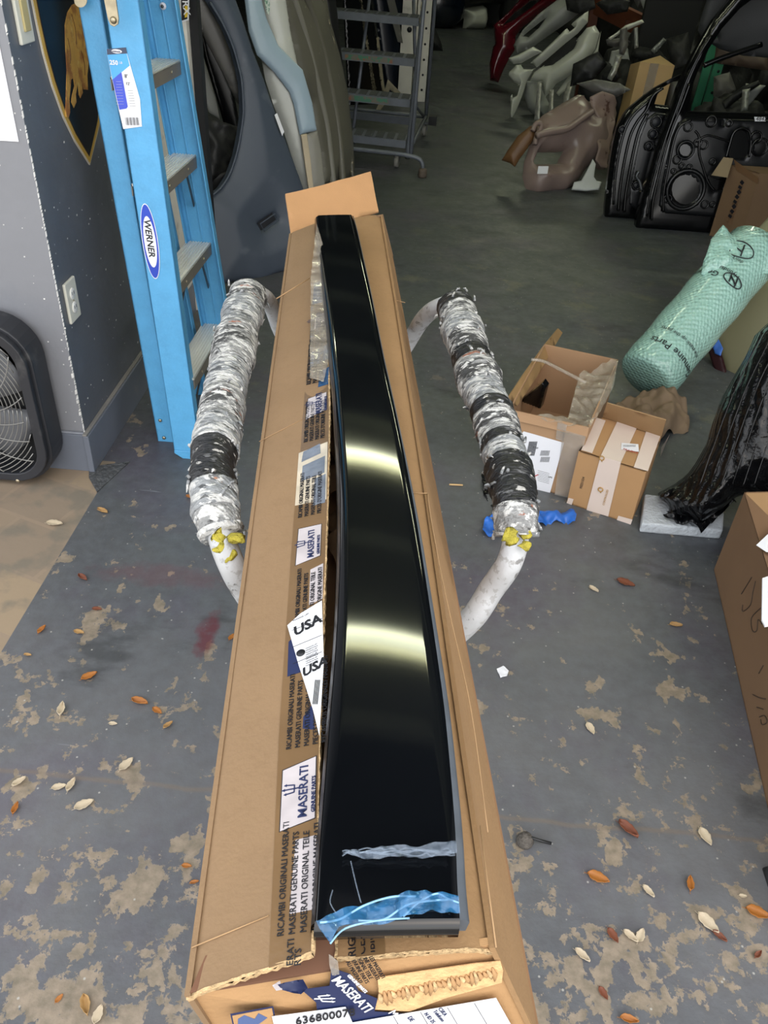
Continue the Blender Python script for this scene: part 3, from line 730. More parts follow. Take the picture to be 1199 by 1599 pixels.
# far end flap standing open
FP = plane3(TLf + V((0, .0, 0)), TRf, TRf + V((0, .10, .02)))
FPp = lean(TLf + V((.0, .0, 0)), TRf + V((0, 0, 0)), 62)
fl = [Pl(x, y, FPp) for x, y in ((455, 366), (446, 303), (520, 285), (579, 269), (585, 298), (592, 330), (520, 350))]
m = MB(); shell(m, fl, FPp, mat('flap_warm_kraft', 'b58a60', .85, var=.05, vs=12, bump=.1, bs=200), t=.005, er=0, N=120, raw=True, wr=.003, ws=8); m.build('far_end_flap', t)
# tape and labels over the near end
m = MB()
def eq(P, mt, h): m.slab([ep(x, y, h) for x, y in P], -ENDP[1] * .0003, mt)
eq(((471, 1546), (515, 1540), (518, 1512), (548, 1522), (560, 1548), (590, 1560), (585, 1580), (655, 1585), (640, 1600), (500, 1625), (494, 1566)), m_inkblue, .0014)
eq(((360, 1584), (427, 1572), (430, 1588), (440, 1600), (366, 1612)), m_inkblue, .0014); eq(((363, 1587), (425, 1575), (428, 1590), (437, 1601), (368, 1611)), m_cardend, .0018); eq(((372, 1592), (382, 1586), (398, 1592), (404, 1583), (418, 1590), (404, 1600), (372, 1604)), mat('box_mark_blue', '4b5d86', .5), .0021)
EX = (TRn - TLn).normalized(); EU = ENDP[1].cross(EX).normalized()
if EU.z < 0: EU = -EU
ED = -EU
def etext(s, x, y, sz, mt, xd=None, yd=None, h=.0024, **k): m.text(s, ep(x, y, h), xd or EX, yd or EU, sz, mt, ex=.0002, **k)
etext('MASERATI', 517, 1531, .0125, m_paper, ED * 1 + EX * .55, EX, bold=.01); etext('GENUINE PARTS', 542, 1524, .0040, m_paper, ED + EX * .55, EX, bold=.02); etext('MASERATI', 606, 1582, .010, m_paper, ED + EX * .5, EX)
trident(m, ep(503, 1560, .0022), .013, m_paper, (EX * .9 + ED * .2).normalized(), (ED + EX * .4).normalized())
for k in range(5): etext(lines[k][-12:], 540 + k * 9, 1503 - k * 2, .0050, m_ink, ED * 1 + EX * .35, EX)
m.build('end_tape', t)
m = MB(); eq(((425, 1588), (540, 1573), (552, 1600), (560, 1625), (440, 1650)), m_paper, .0030); etext('636800078', 462, 1601, .0140, m_ink, h=.0042, bold=.012, sx=.80)
for k in range(28):
    x = 476 + k * 2.6; m.bar(ep(x, 1603, .0036), ep(x + 4, 1626, .0036), .0006 + .0009 * ((k * 7) % 3) / 2, .0002, m_ink, up=ENDP[1])
m.build('barcode_label', t)
m = MB(); eq(((536, 1600), (775, 1559), (798, 1600), (830, 1660), (560, 1660)), m_paper, .0030)
for k in range(4): m.bar(ep(615 + k * 42, 1588 - k * 7, .0034), ep(640 + k * 42, 1630 - k * 7, .0034), .0004, .0002, m_ink, up=ENDP[1])
etext('CSKA', 684, 1576, .0052, m_inkblue, ED + EX * .5, EX, h=.0036); etext('Telefono', 676, 1580, .0052, m_inkblue, ED + EX * .5, EX, h=.0036); etext('N ID 25', 662, 1584, .0052, m_inkblue, ED + EX * .5, EX, h=.0036); etext('DE', 636, 1590, .006, m_inkblue, ED + EX * .5, EX, h=.0036)
m.build('address_label', t)
m = MB(); P = [rf(x, y, .001) for x, y in ((553, 1440), (600, 1435), (602, 1490), (556, 1495))]; m.slab(P, -RFP[1] * .0003, m_tape)
for k, s_ in enumerate(('RIG', 'CES DE', 'IBIOS', )): m.text(s_, rf(556 + k * 15, 1494 - k * 3, .0018), AX, LT, .0095, m_ink)
m.build('torn_tape_end', t)
m = MB(); shell(m, ((514, 1492), (528, 1502), (531, 1526), (519, 1524), (515, 1510)), (ENDP[0] + ENDP[1] * .004, ENDP[1]), m_cleartape, t=.0003, er=0, wr=.004, ws=60, N=60); m.build('clear_tape', t)
m = MB(); shell(m, ((433, 1520), (472, 1505), (480, 1518), (470, 1530), (440, 1527)), (LFP[0] + LFP[1] * .001, LFP[1]), m_inkblue, t=.0005, er=0, wr=.003, ws=60, N=60)
shell(m, ((424, 1522), (436, 1513), (440, 1526), (430, 1529)), (LFP[0] + LFP[1] * .0015, LFP[1]), m_papergloss, t=.0005, er=0, N=30); m.build('torn_tape', t)
# crumpled kraft packing inside
tk = MB(); random.seed(11)
for k in range(16):
    y = .5 + k * .085; c = V((.0 - (y - .3) * .094 - .002, y, .70)); 
    shell(tk, [c + V((random.uniform(-.05, .05), random.uniform(-.05, .05), 0)) + V((math.cos(a) * .06, math.sin(a) * .09, random.uniform(-.02, .04))) for a in (0, 1, 2, 3, 4, 5)], (c, V((random.uniform(-.4, .4), random.uniform(-.4, .4), 1)).normalized()), mat('packing_paper', '8c6f52', .85, var=.15) if k == 0 else tk.mats[0], t=.0006, er=0, wr=.05, ws=16, N=60, raw=True)
tag(tk.build('packing_paper'), 'crumpled brown packing paper stuffed inside the long carton', 'packing paper')

# ------------------------------------------------------------------ glossy black trim panel on top
t = thing('black_trim_panel', 'long glossy black body trim panel with blue film lying on the long carton', 'car part', (0, 1.2, .81))
YS = [(1438, 492, 719), (1380, 496, 715), (1300, 501, 712), (1200, 509, 704), (1100, 517, 694), (1000, 525, 680), (900, 530, 665), (800, 532, 649), (720, 530, 634), (650, 526, 620), (600, 523, 609), (560, 519, 600), (500, 513, 588), (450, 507, 578), (400, 501, 567), (360, 496, 558), (337, 494, 552)]
def pz(y): return .858 - .020 * (y - 1.2) ** 2
rows = []
for (py, xl, xr) in YS:
    z = .84
    for _ in range(6): z = pz(Z((xl + xr) / 2, py, z).y)
    rows.append((Z(xl, py, z), Z(xr, py - (xr - xl) * .02, z)))
L = catmull([r[0] for r in rows], 4); R = catmull([r[1] for r in rows], 4)
def cross(s): return .0009 * (1 - (2 * s - 1) ** 2)
m = MB(); vs = []; NC2 = 16
for a, b in zip(L, R):
    for j in range(NC2 + 1):
        s = j / NC2; e = min(s, 1 - s); z = cross(s) - (.004 * (1 - min(1, e / .05)) ** 2); vs.append(a.lerp(b, s) + V((0, 0, z)))
W2 = NC2 + 1; K = len(L)
fs2 = [(i * W2 + j, i * W2 + j + 1, (i + 1) * W2 + j + 1, (i + 1) * W2 + j) for i in range(K - 1) for j in range(NC2)]
m.add(vs, fs2, m_black, True); m.add([v - V((0, 0, .003)) for v in vs], [tuple(reversed(f)) for f in fs2], m_blackedge)
m.build('outer_skin', t)
m = MB()  # left return flange going down into the slot
vs = []
for a, b in zip(L, R):
    d = (a - b).normalized(); vs += [a + V((0, 0, -.003)) + d * .000, a + d * .003 + V((0, 0, -.009)), a + d * .004 + V((0, 0, -.030)), a + d * .001 + V((0, 0, -.031))]
m.add(vs, [(4 * i + j, 4 * i + 4 + j, 4 * i + 5 + j, 4 * i + 1 + j) for i in range(K - 1) for j in range(3)], m_blackedge, True); m.build('left_flange', t)
m = MB(); vs = []  # grey moulded edge along the right
for i, (a, b) in enumerate(zip(L, R)):
    d = (b - a).normalized(); wdt = .0025 + .006 * max(0, 1 - i / (K * .55)); vs += [b + V((0, 0, -.0035)), b + d * wdt * .6 + V((0, 0, -.004)), b + d * wdt + V((0, 0, -.008)), b + d * wdt * .8 + V((0, 0, -.022)), b - d * .002 + V((0, 0, -.022))]
m.add(vs, [(5 * i + 5 + j, 5 * i + j, 5 * i + 1 + j, 5 * i + 6 + j) for i in range(K - 1) for j in range(4)], m_seal, True); m.add([vs[j] for j in range(5)], [(4, 3, 2, 1, 0)], m_seal); m.build('grey_edge_strip', t)
m = MB(); vs = []  # rolled near lip
for j in range(NC2 + 1):
    s = j / NC2; p = L[0].lerp(R[0], s) + V((0, 0, cross(s) - .001)); q_ = 1 if j > 1 else 0
    for dy, dz in ((0, 0), (-.003, -.001), (-.006, -.004), (-.0075, -.009), (-.0075, -.016), (-.004, -.018)): vs.append(p + V((0, dy, dz)))
m.add(vs, [(6 * j + i, 6 * j + i + 1, 6 * j + 7 + i, 6 * j + 6 + i) for j in range(NC2) for i in range(5)], m_black, True); m.build('near_lip', t)
m = MB(); vs = []
for j in range(NC2 + 1):
    s = j / NC2; p = L[-1].lerp(R[-1], s) + V((0, 0, cross(s) - .003))
    for dy, dz in ((0, 0), (.004, -.003), (.005, -.02)): vs.append(p + V((0, dy, dz)))
m.add(vs, [(3 * j + i + 3, 3 * j + i + 4, 3 * j + i + 1, 3 * j + i) for j in range(NC2) for i in range(2)], m_blackedge, True); m.build('far_lip', t)
PP_ = plane3(L[0] + V((0, 0, .005)), R[0] + V((0, 0, .005)), (L[12] + R[12]) / 2 + V((0, 0, .009)))
m = MB(); shell(m, ((494, 1437), (530, 1425), (580, 1407), (610, 1400), (682, 1395), (716, 1402), (719, 1425), (665, 1430), (610, 1437), (560, 1440), (530, 1452), (516, 1475), (503, 1455)), (PP_[0] + V((0, 0, .002)), PP_[1]), m_film, t=.0003, er=0, wr=.012, ws=45, N=900)
for pts in (((500, 1441), (530, 1436), (570, 1414), (612, 1401), (650, 1400)), ((560, 1438), (600, 1436), (640, 1412), (700, 1405)), ((630, 1432), (655, 1409), (682, 1396), (700, 1404), (717, 1410)), ((516, 1474), (540, 1450), (590, 1438), (640, 1434))):
    m.tube(catmull([Pl(x, y, (PP_[0] + PP_[1] * .004, PP_[1])) for x, y in pts], 6), .0009, mat('film_fold', '8fc4e6', .08, var=.3, vs=90, coat=1, alpha=.75) if len(m.mats) < 2 else m.mats[1], 5)
m.build('protective_film', t)
m = MB()
for base, x0, x1, amp in ((1331, 535, 712, 4), (1327, 560, 713, 3)):
    for k in range(2):
        pts = []; x = x0
        while x < x1: pts.append(Pl(x, base + random.uniform(-amp, amp) + k * 3, (PP_[0] + PP_[1] * random.uniform(.0015, .004), PP_[1]))); x += random.uniform(7, 14)
        m.tube(catmull(pts, 4), .0007, m_filmclear, 5)
shell(m, ((535, 1332), (600, 1324), (712, 1316), (713, 1336), (640, 1340), (560, 1341)), (PP_[0] + PP_[1] * .002, PP_[1]), m_filmclear, t=.0002, er=0, wr=.006, ws=70, N=500)
m.build('film_wrinkle', t)
m = MB()
for pts in (((545, 1140), (546, 1158), (549, 1175), (548, 1200)), ((532, 1142), (534, 1147)), ((520, 1390), (516, 1410), (528, 1430)), ((548, 1345), (556, 1380), (564, 1410))):
    m.tube(catmull([Pl(x, y, (V((0, 0, .8465)), V((0, 0, 1))) if y < 1300 else (PP_[0] + PP_[1] * .0008, PP_[1])) for x, y in pts], 5), .0006, m_filmclear, 5)
m.build('film_edge', t)

# ------------------------------------------------------------------ padded work stand
t = thing('padded_work_stand', 'white tube work stand with tattered padded side arms under the long carton', 'work stand', (-.12, 1.35, 0))
m_wtube = mat('white_painted_tube', 'b7b9bb', .45, var=.08, vs=15, patches=((26, .60, .63, '4e4b46', 7, .7), (70, .56, .6, '8a8884', 5, .5)), bump=.2, bs=60)
m_pad = mat('tattered_padding', '8a8b8a', .65, var=.25, vs=26, bump=1., bs=80, stretch=(1, 2.2, 1), patches=((14, .49, .53, '242526', 8, .85), (34, .54, .58, 'cfcfcc', 8, .9), (16, .64, .67, '96573a', 6, .85), (60, .56, .6, 'dededb', 6, .8)))
m_padblk = mat('black_tape_wrap', '1c1d1f', .45, var=.3, vs=30, bump=.8, bs=60, stretch=(1, 2, 1), patches=((30, .58, .64, '77787a', 7, .7), (46, .62, .65, 'c2c0bb', 5, .85)))
m_padgry = mat('grey_tape_wrap', '85888a', .5, var=.25, vs=30, bump=.9, bs=60, stretch=(1, 2.2, 1), patches=((26, .50, .54, 'c4c4c1', 8, .85), (40, .57, .6, '3c3e40', 7, .85), (16, .68, .70, 'a0643e', 5, .8), (80, .6, .63, 'e0e0dc', 4, .8)))
m_yel = mat('yellow_foam_crust', 'aea23a', .8, var=.2, vs=60, bump=1, bs=120)
def arm(pad, farpts, nearpts, seed, segs, yellow):
    P = catmull(pad, 8); K = len(P); random.seed(seed)
    def rr(i): return .030 + .009 * (1 - i / K) + .004 * noise.noise(V((i * .35, seed, 0)))
    full = catmull(farpts + pad[::1] + nearpts, 8)
    m = MB(); m.tube(full, .0195, m_wtube, 12); fr = m.build('arm_tube', t)
    # pad body built as overlapping wrapped sleeves
    i0 = 0; k = 0
    while i0 < K - 1:
        ln = segs[k % len(segs)][0]; mt = segs[k % len(segs)][1]; i1 = min(K - 1, i0 + ln)
        m = MB(); path = P[i0:i1 + 1]
        path = catmull(path, 4) if len(path) > 1 else path
        rad = [rr(i0 + j / 4) * (1.0 + .05 * ((k * 7) % 3) + .07 * (1 - j / len(path))) for j in range(len(path))]
        m.tube(path, rad, mt, 22, dis=lambda p, d, s, an: .10 * noise.noise(V((p.x * 30, p.y * 30, an * .9))) + .05 * noise.noise(V((p.x * 90, p.y * 90, an * 3))))
        # ragged strands and torn lips
        for q in range(5):
            a = random.uniform(0, 2 * PI); c = path[0] + V((math.cos(a), 0, math.sin(a))) * rad[0] * 1.04
            tip = c + V((random.uniform(-.012, .012), random.uniform(-.02, .02), random.uniform(-.01, .012))); m.tube([c, c.lerp(tip, .5) + V((0, 0, .003)), tip], [.003, .0022, .0006], m_padgry, 5)
        m.build('padding_wrap', t)
        i0 = i1; k += 1
    for (x, y, z_, s) in yellow:
        c = Z(x, y, z_); m = MB(); m.lathe(c, V((random.uniform(-.3, .3), -.5, 1)), [(s * .3, 0), (s * .85, s * .15), (s * .7, s * .35), (s * .3, s * .5)], m_yel, 14)
        for v in m.v: v += V([noise.noise(v * 90 + V((k_ * 9, 0, 0))) * s * .8 for k_ in range(3)])
        m.build('yellow_foam_patch', t)
    return P
HZ = .78
segL = [(4, m_pad), (5, m_padgry), (6, m_pad), (5, m_padgry), (5, m_pad), (4, m_padgry), (4, m_padblk), (4, m_padblk), (5, m_padgry)]
segR = [(3, m_padblk), (3, m_pad), (3, m_padgry), (3, m_pad), (2, m_padblk), (4, m_pad), (4, m_padgry), (2, m_padblk), (4, m_pad), (2, m_padblk), (3, m_padgry), (4, m_padblk), (4, m_padblk), (5, m_pad), (4, m_padgry)]
padL = [Z(x, y, z_) for x, y, z_ in ((387, 462, HZ), (372, 520, HZ), (357, 590, HZ), (342, 665, HZ), (333, 730, HZ), (336, 790, HZ - .01), (346, 838, HZ - .03))]
arm(padL, [Z(470, 570, .52), Z(440, 520, .60), Z(425, 480, .70), Z(408, 462, .76)], [Z(362, 882, .72), Z(385, 925, .66), Z(420, 970, .58), Z(480, 990, .46)], 2, segL, [(342, 838, .79, .013), (370, 843, .76, .012), (345, 855, .77, .01), (357, 868, .74, .011)])
padR = [Z(x, y, z_) for x, y, z_ in ((712, 480, HZ), (727, 530, HZ), (748, 595, HZ), (773, 660, HZ), (793, 725, HZ), (805, 790, HZ), (806, 838, HZ - .03))]
arm(padR, [Z(600, 590, .52), Z(635, 540, .60), Z(660, 500, .70), Z(685, 480, .76)], [Z(795, 880, .72), Z(768, 920, .67), Z(735, 968, .62), Z(680, 1010, .54), Z(600, 1030, .46)], 4, segR, [(795, 842, .80, .013), (820, 835, .77, .012), (819, 852, .76, .010)])
m = MB(); c = V((-.10, 1.25, 0)); m.bar(c + V((0, -.34, .46)), c + V((-.04, .42, .46)), .05, .05, m_wtube); m.build('cross_beam', t, bevel=.004)
m = MB(); m.tube([c + V((0, 0, .03)), c + V((0, 0, .45))], .028, m_wtube, 16); m.build('column', t)
for a in (80, 100, 262, 278):
    m = MB(); d = V((math.cos(math.radians(a)), math.sin(math.radians(a)), 0)); m.bar(c + V((0, 0, .045)), c + d * .30 + V((0, 0, .045)), .04, .04, m_wtube)
    m.lathe(c + d * .29, (0, 0, 1), [(.02, 0), (.02, .026)], m_blackedge, 14); m.build('foot', t, bevel=.003)
# ------------------------------------------------------------------ blue stepladder
t = thing('stepladder', 'folded blue fibreglass stepladder leaning on the grey wall', 'ladder', (-.78, 2.5, 0))
WY = 2.18
def lx(z, tab):  # x of rail edge at height z
    (z0, x0), (z1, x1) = tab; return x0 + (x1 - x0) * (z - z0) / (z1 - z0)
def channel(mb, a, b, wdir, fdir, w_, fl, th, mt, rib=True):
    """C channel from a to b: web across wdir (centre line), flanges along fdir"""
    a = V(a); b = V(b); wd = V(wdir).normalized(); fd = V(fdir).normalized(); h = wd * w_ / 2
    for (p, q) in ((-h, h),): mb.hexa([a + p, a + q, a + q + fd * th, a + p + fd * th, b + p, b + q, b + q + fd * th, b + p + fd * th], mt)
    for s in (-1, 1):
        e = h * s; i = -wd * th * s
        mb.hexa([a + e, a + e + i, a + e + i + fd * fl, a + e + fd * fl, b + e, b + e + i, b + e + i + fd * fl, b + e + fd * fl], mt)
    if rib:
        for s in (-.35, .0): mb.hexa([a + wd * w_ * s + fd * th, a + wd * w_ * (s + .05) + fd * th, a + wd * w_ * (s + .05) + fd * (th + .004), a + wd * w_ * s + fd * (th + .004), b + wd * w_ * s + fd * th, b + wd * w_ * (s + .05) + fd * th, b + wd * w_ * (s + .05) + fd * (th + .004), b + wd * w_ * s + fd * (th + .004)], mt)
X = V((1, 0, 0))
zt = 2.0
# near front rail: web towards the viewer
rR = ((.02, -.668), (1.27, -.729)); rL = ((.02, -.751), (1.27, -.817))
xa = (lx(0, rR) + lx(0, rL)) / 2; xb = (lx(zt, rR) + lx(zt, rL)) / 2
m = MB(); channel(m, (xa - .0015, WY + .0015, .03), (xb, WY + .10, zt), X, (0, 1, 0), .085, .034, .005, m_blue); m.slab([V((xa - .044, WY, .018)), V((xa - .018, WY, .0)), V((xa + .03, WY, .0)), V((xa + .041, WY, .03)), V((xa - .044, WY, .03))], (0, .005, 0), m_blue); nr = m.build('front_rail', t, bevel=.002)
# trimmed toe of the rail
steps = [(598, 295, 506, 348, 494, 325, .275), (461, 274, 390, 328, 375, 300, .565), (304, 248, 253, 305, 243, 277, .835), (122, 217.5, 92.5, 277.5, 80, 247, 1.09)]
A = []; Bp = []
for (y1, x1, y2, x2, yb, xb_, z) in steps:
    A.append(Z(x1, y1, z)); Bp.append(Z(x2, y2, z))
def line_fit(P):   # x,y as linear functions of z
    n = len(P); sz = sum(p.z for p in P) / n; sx = sum(p.x for p in P) / n; sy = sum(p.y for p in P) / n
    d = sum((p.z - sz) ** 2 for p in P); kx = sum((p.z - sz) * (p.x - sx) for p in P) / d; ky = sum((p.z - sz) * (p.y - sy) for p in P) / d
    return lambda z: V((sx + kx * (z - sz), sy + ky * (z - sz), z))
fB = line_fit(Bp); fA = line_fit(A)
SD = .080
# far front rail: inner face of its web seen
pb0, pb1 = fB(0), fB(zt)
m = MB(); channel(m, pb0 + V((-.028, .03, 0)), pb1 + V((-.028, .03, 0)), X, (0, -1, 0), .10, .030, .005, m_blue); m.build('front_rail', t, bevel=.002)
# rear rails, folded against the front ones
m = MB(); channel(m, (-.835 + .030, 2.27, .0), (-.935 + .028, 2.30, zt), X, (0, 1, 0), .058, .030, .005, m_blue); rr_ = m.build('rear_rail', t, bevel=.002)
m = MB(); channel(m, pb0 + V((-.135, .00, 0)), pb1 + V((-.135, .00, 0)), X, (0, -1, 0), .075, .028, .005, m_blue); m.build('rear_rail', t, bevel=.002)
for (x, z_) in ((250.5, 657), (256.5, 684)):
    c = Yp(x, z_, 2.268); m = MB(); m.lathe(c, (0, -1, 0), [(.004, 0), (.006, .001), (.005, .003)], m_steel, 12); m.build('rivet', rr_)
for i, z in enumerate((.275, .565, .835, 1.09, 1.36, 1.63)):
    a = fA(z); b = fB(z); yb = b.y; a = V((a.x - .0, WY + .02 + .05 * z, z)); b = V((b.x, b.y + .025, z))
    m = MB(); dx = V((-SD, 0, 0)); 
    m.hexa([a + dx - V((0, 0, .004)), a - V((0, 0, .004)), b - V((0, 0, .004)), b + dx - V((0, 0, .004)), a + dx, a, b, b + dx], m_alu)
    for q in range(9):
        f = V((-SD * (q + .5) / 9, 0, .0)); m.bar(a + f + V((0, 0, .0012)), b + f + V((0, 0, .0012)), .0045, .0024, m_alu)
    fr = MB(); fr.hexa([a + V((-.004, 0, -.036)), a + V((0, 0, -.036)), b + V((0, 0, -.036)), b + V((-.004, 0, -.036)), a + V((-.004, 0, 0)), a, b, b + V((-.004, 0, 0))], m_aludark)
    st = m.build('step', t)
    fr.build('step_front', st, bevel=.001)
    m = MB(); m.hexa([a + dx + V((0, 0, -.03)), a + dx + V((.003, 0, -.03)), b + dx + V((.003, 0, -.03)), b + dx + V((0, 0, -.03)), a + dx, a + dx + V((.003, 0, 0)), b + dx + V((.003, 0, 0)), b + dx], m_aludark); m.build('step_back', st)
    for q in (.22, .74):
        c = a.lerp(b, q) + V((0, 0, -.018)); r = MB(); r.lathe(c, X, [(.004, 0), (.004, .002)], m_steel, 8); r.build('rivet', st)
    if i < 3:
        m = MB(); c = a.lerp(b, .74) + V((-.006, 0, -.034)); m.bar(c, b + V((-.02, .002, -.15)), .012, .003, m_steeldk, up=(1, 0, 0)); m.build('brace', t)
        m = MB(); c = a.lerp(b, .22) + V((-.006, 0, -.034)); m.bar(c, a + V((-.02, .004, -.15)), .012, .003, m_steeldk, up=(1, 0, 0)); m.build('brace', t)
for i, z in enumerate((.30, .86)):
    a = V((-.83, 2.30, z)); b = fB(z) + V((-.16, 0, 0)); m = MB(); m.bar(a, b, .03, .006, m_alu); m.bar(a + V((0, 0, -.012)), b + V((0, 0, -.012)), .006, .022, m_alu); m.build('rear_crossbar', t)
# spreader arms and plates at the top of the view
m = MB(); P = [Yp(x, y, WY - .004) for x, y in ((156, -40), (176, -46), (187, 30), (186, 38), (180, 42), (174, 39), (170, 30))]; m.slab(P, (0, -.006, 0), m_steel); sp_ = m.build('spreader', t, bevel=.001)
m = MB(); m.lathe(Yp(177.5, 32, WY - .01), (0, -1, 0), [(.006, 0), (.008, .001), (.005, .005)], m_steel, 14); m.build('rivet', sp_)
m = MB(); P = [Yp(127 + 10 * math.cos(a), 1 + 11 * math.sin(a), 2.264) for a in [k * PI / 9 for k in range(18)]]; m.slab(P, (0, -.003, 0), m_steel); m.build('hinge_plate', t)
m = MB(); c = Yp(255, 10, fB(1.2).y + .02); m.lathe(c, (0, -1, 0), [(.009, 0), (.009, .002), (.005, .004), (.005, .006)], m_paper, 16); m.lathe(c + V((0, -.006, 0)), (0, -1, 0), [(.0045, 0), (.0045, .002)], m_steeldk, 10); m.build('washer', t)
# maker's badge and sales label on the near rail
slope = .10 / zt
RP = (V((0, WY - .0008, 0)), V((0, -1, slope)).normalized())
def rp(x, y, h=0): return Pl(x, y, (RP[0] + RP[1] * h, RP[1]))
def oval(mb, c, a, b, dn, mt, h):
    U = dn; S = RP[1].cross(dn).normalized(); mb.slab([c + U * a * math.cos(k * PI / 18) + S * b * math.sin(k * PI / 18) + RP[1] * h for k in range(36)], -RP[1] * .0003, mt)
c = (rp(236, 376)); dn = (rp(240, 400) - rp(226, 340)); dn = (rp(243.5, 436) - rp(226.5, 318)); la = dn.length / 2; dn.normalize(); c = (rp(243.5, 436) + rp(226.5, 318)) / 2
m = MB(); oval(m, c, la, .0225, dn, m_paper, .0008); oval(m, c, la * .975, .0205, dn, mat('badge_blue', '2c48b5', .3), .0012); oval(m, c, la * .68, .0165, dn, m_paper, .0016)
S = RP[1].cross(dn).normalized(); S = S if S.x > 0 else -S
m.text('WERNER', c - dn * la * .60 - S * .0085 + RP[1] * .002, dn, S, .025, m_ink, ex=.0002, bold=.02, sx=1.02, shear=.15); m.build('badge', nr)
m = MB()
def rq(P, mt, h): m.slab([rp(x, y, h) for x, y in P], -RP[1] * .0003, mt)
rq(((166, 77), (196, 74.5), (219, 155), (222, 198), (193, 202), (186, 172), (175, 122)), m_paper, .0008)
rq(((166, 77), (196, 74.5), (203, 103), (176, 125)), mat('label_sky_blue', '4aa0d6', .35), .0012)
rq(((167, 77), (197, 74.5), (199, 84), (168, 86)), mat('label_dark', '2f3b55', .3), .0016)
rq(((176, 125), (190, 113), (200, 167), (198, 170), (187, 172)), mat('label_blue', '3c4fc0', .35), .0014)
oval(m, rp(183, 80.5), .013, .0045, X, m_paper, .002)
m.text('WERNER', rp(175, 82, .0026), X, (0, 0, 1), .0055, m_inkblue); m.text('250', rp(172, 101, .002), X, (0, 0, 1), .014, m_paper, bold=.03); m.text('LB', rp(187, 100, .002), X, (0, 0, 1), .007, m_paper)
m.text("8'", rp(195, 122, .0016), X, (0, 0, 1), .012, m_ink); m.text("12'", rp(197, 133, .0016), X, (0, 0, 1), .009, m_ink)
for k in range(9): m.bar(rp(182, 128 + k * 4.4, .002), rp(190 + k * .5, 128 + k * 4.4, .002), .0016, .0002, m_paper)
for k in range(7): m.bar(rp(200 + k * .5, 142 + k * 4, .0014), rp(208 + k * .7, 142 + k * 4, .0014), .0008, .0002, m_ink)
for k in range(13): m.bar(rp(196 + k * 1.7, 184, .0014), rp(197.5 + k * 1.7, 196, .0014), .0006 + .0006 * (k % 3), .0002, m_ink, up=RP[1])
m.build('sales_label', nr)
m = MB(); m.slab([fB(0) + V(q) for q in ((-.08, -.02, .0), (.02, -.02, .0), (.02, .035, .0), (-.08, .035, .0))], (0, 0, .03), m_blackedge); m.build('rubber_foot', t)

# ------------------------------------------------------------------ panels leaning on the left side of the shop
m_slate = mat('dark_slate_primer', '414a57', .5, var=.08, vs=3, patches=((2.5, .5, .75, '4c545f', 5, .5), (7, .64, .72, '6a727c', 3, .3)))
m_white = mat('off_white_paint', 'b9bbb5', .35, var=.05)
m_ltblue = mat('pale_blue_primer', '97abb9', .38, var=.05, vs=6)
m_olive = mat('taupe_bumper_paint', '67655a', .45, var=.06, vs=5, patches=((20, .66, .7, 'a39d8a', 6, .6),))
m_taupe2 = mat('light_taupe', '85837a', .45, var=.06)
m_cream = mat('cream_edge', 'b9ab92', .6)
m_blk = mat('black_plastic', '1a1b1d', .5, var=.2, vs=9)
m_blk2 = mat('textured_black_liner', '232424', .6, var=.4, vs=12, bump=.6, bs=25)
m_greyp = mat('grey_plastic_beam', '5e5d5a', .45, var=.1, patches=((9, .6, .7, '8b8780', 5, .5),))
t = thing('car_fender', 'dark slate front fender standing upright, big wheel arch and small vent slot', 'car fender', (-.62, 3.75, 0))
PF = lean(Z(340, 447), Z(450, 424), 12)
m = MB()
shell(m, ((300, -40), (362, -40), (374, 0), (388, 38), (400, 75), (419, 124), (433, 165), (445, 199), (458, 234), (471, 270), (481, 300), (490, 330), (488, 400), (470, 420), (450, 424), (430, 430), (409, 440), (385, 437), (345, 447), (338, 420), (332, 380), (328, 345), (325, 311), (345, 295), (359, 274), (370, 243), (377, 210), (381, 180), (381, 161), (379, 130), (374, 105), (366, 76), (355, 49), (343, 26), (329, 4), (316, -18)), PF, m_slate,
      holes=[((407, 350), (430, 334), (436, 344), (413, 361))], t=.004, er=.022, crown=.035, N=1400, bend=lambda x, y: .02 * math.sin(y * 2.2))
m.build('outer_skin', t)
m = MB()
arch = [(325, 311), (345, 295), (359, 274), (370, 243), (377, 210), (381, 180), (381, 161), (379, 130), (374, 105), (366, 76), (355, 49), (343, 26), (329, 4)]
a = [Pl(x, y, PF) for x, y in arch]; a = catmull(a, 3); m.tube([p - PF[1] * .006 for p in a], .006, m_slate, 8); m.build('arch_lip', t)
m = MB(); q = [Pl(x, y, (PF[0] - PF[1] * .03, PF[1])) for x, y in ((400, 345), (432, 328), (442, 345), (412, 367))]; m.slab(q, -PF[1] * .01, m_ink)  # black plate added behind the slot, standing in for the shade inside
m.build('vent_shade_plate', t)
m = MB(); fr_ = [Pl(x, y, (PF[0] + PF[1] * .012, PF[1])) for x, y in ((407, 350), (430, 334), (436, 344), (413, 361))]; m.tube(fr_, .003, m_slate, 6, closed=True); m.build('vent_frame', t)
m = MB(); m.slab([Pl(x, y, (PF[0] + PF[1] * .012, PF[1])) for x, y in ((429, 180), (433, 177), (444, 206), (441, 213))], PF[1] * .0005, m_paper); m.build('paper_tag', t)
def panel(name, label, cat, out, pl, mt, group=None, holes=(), **k):
    m = MB(); shell(m, out, pl, mt, holes=holes, **k); return tag(m.build(name), label, cat, group)
def back(pl, d): return (pl[0] - pl[1] * d, pl[1])
GP = 'body parts leaning along the left side'
wl_ = lean(Z(283 + 17, 470), Z(480, 405), 14)
PW = lean(Z(430, 400), Z(520, 385), 12)
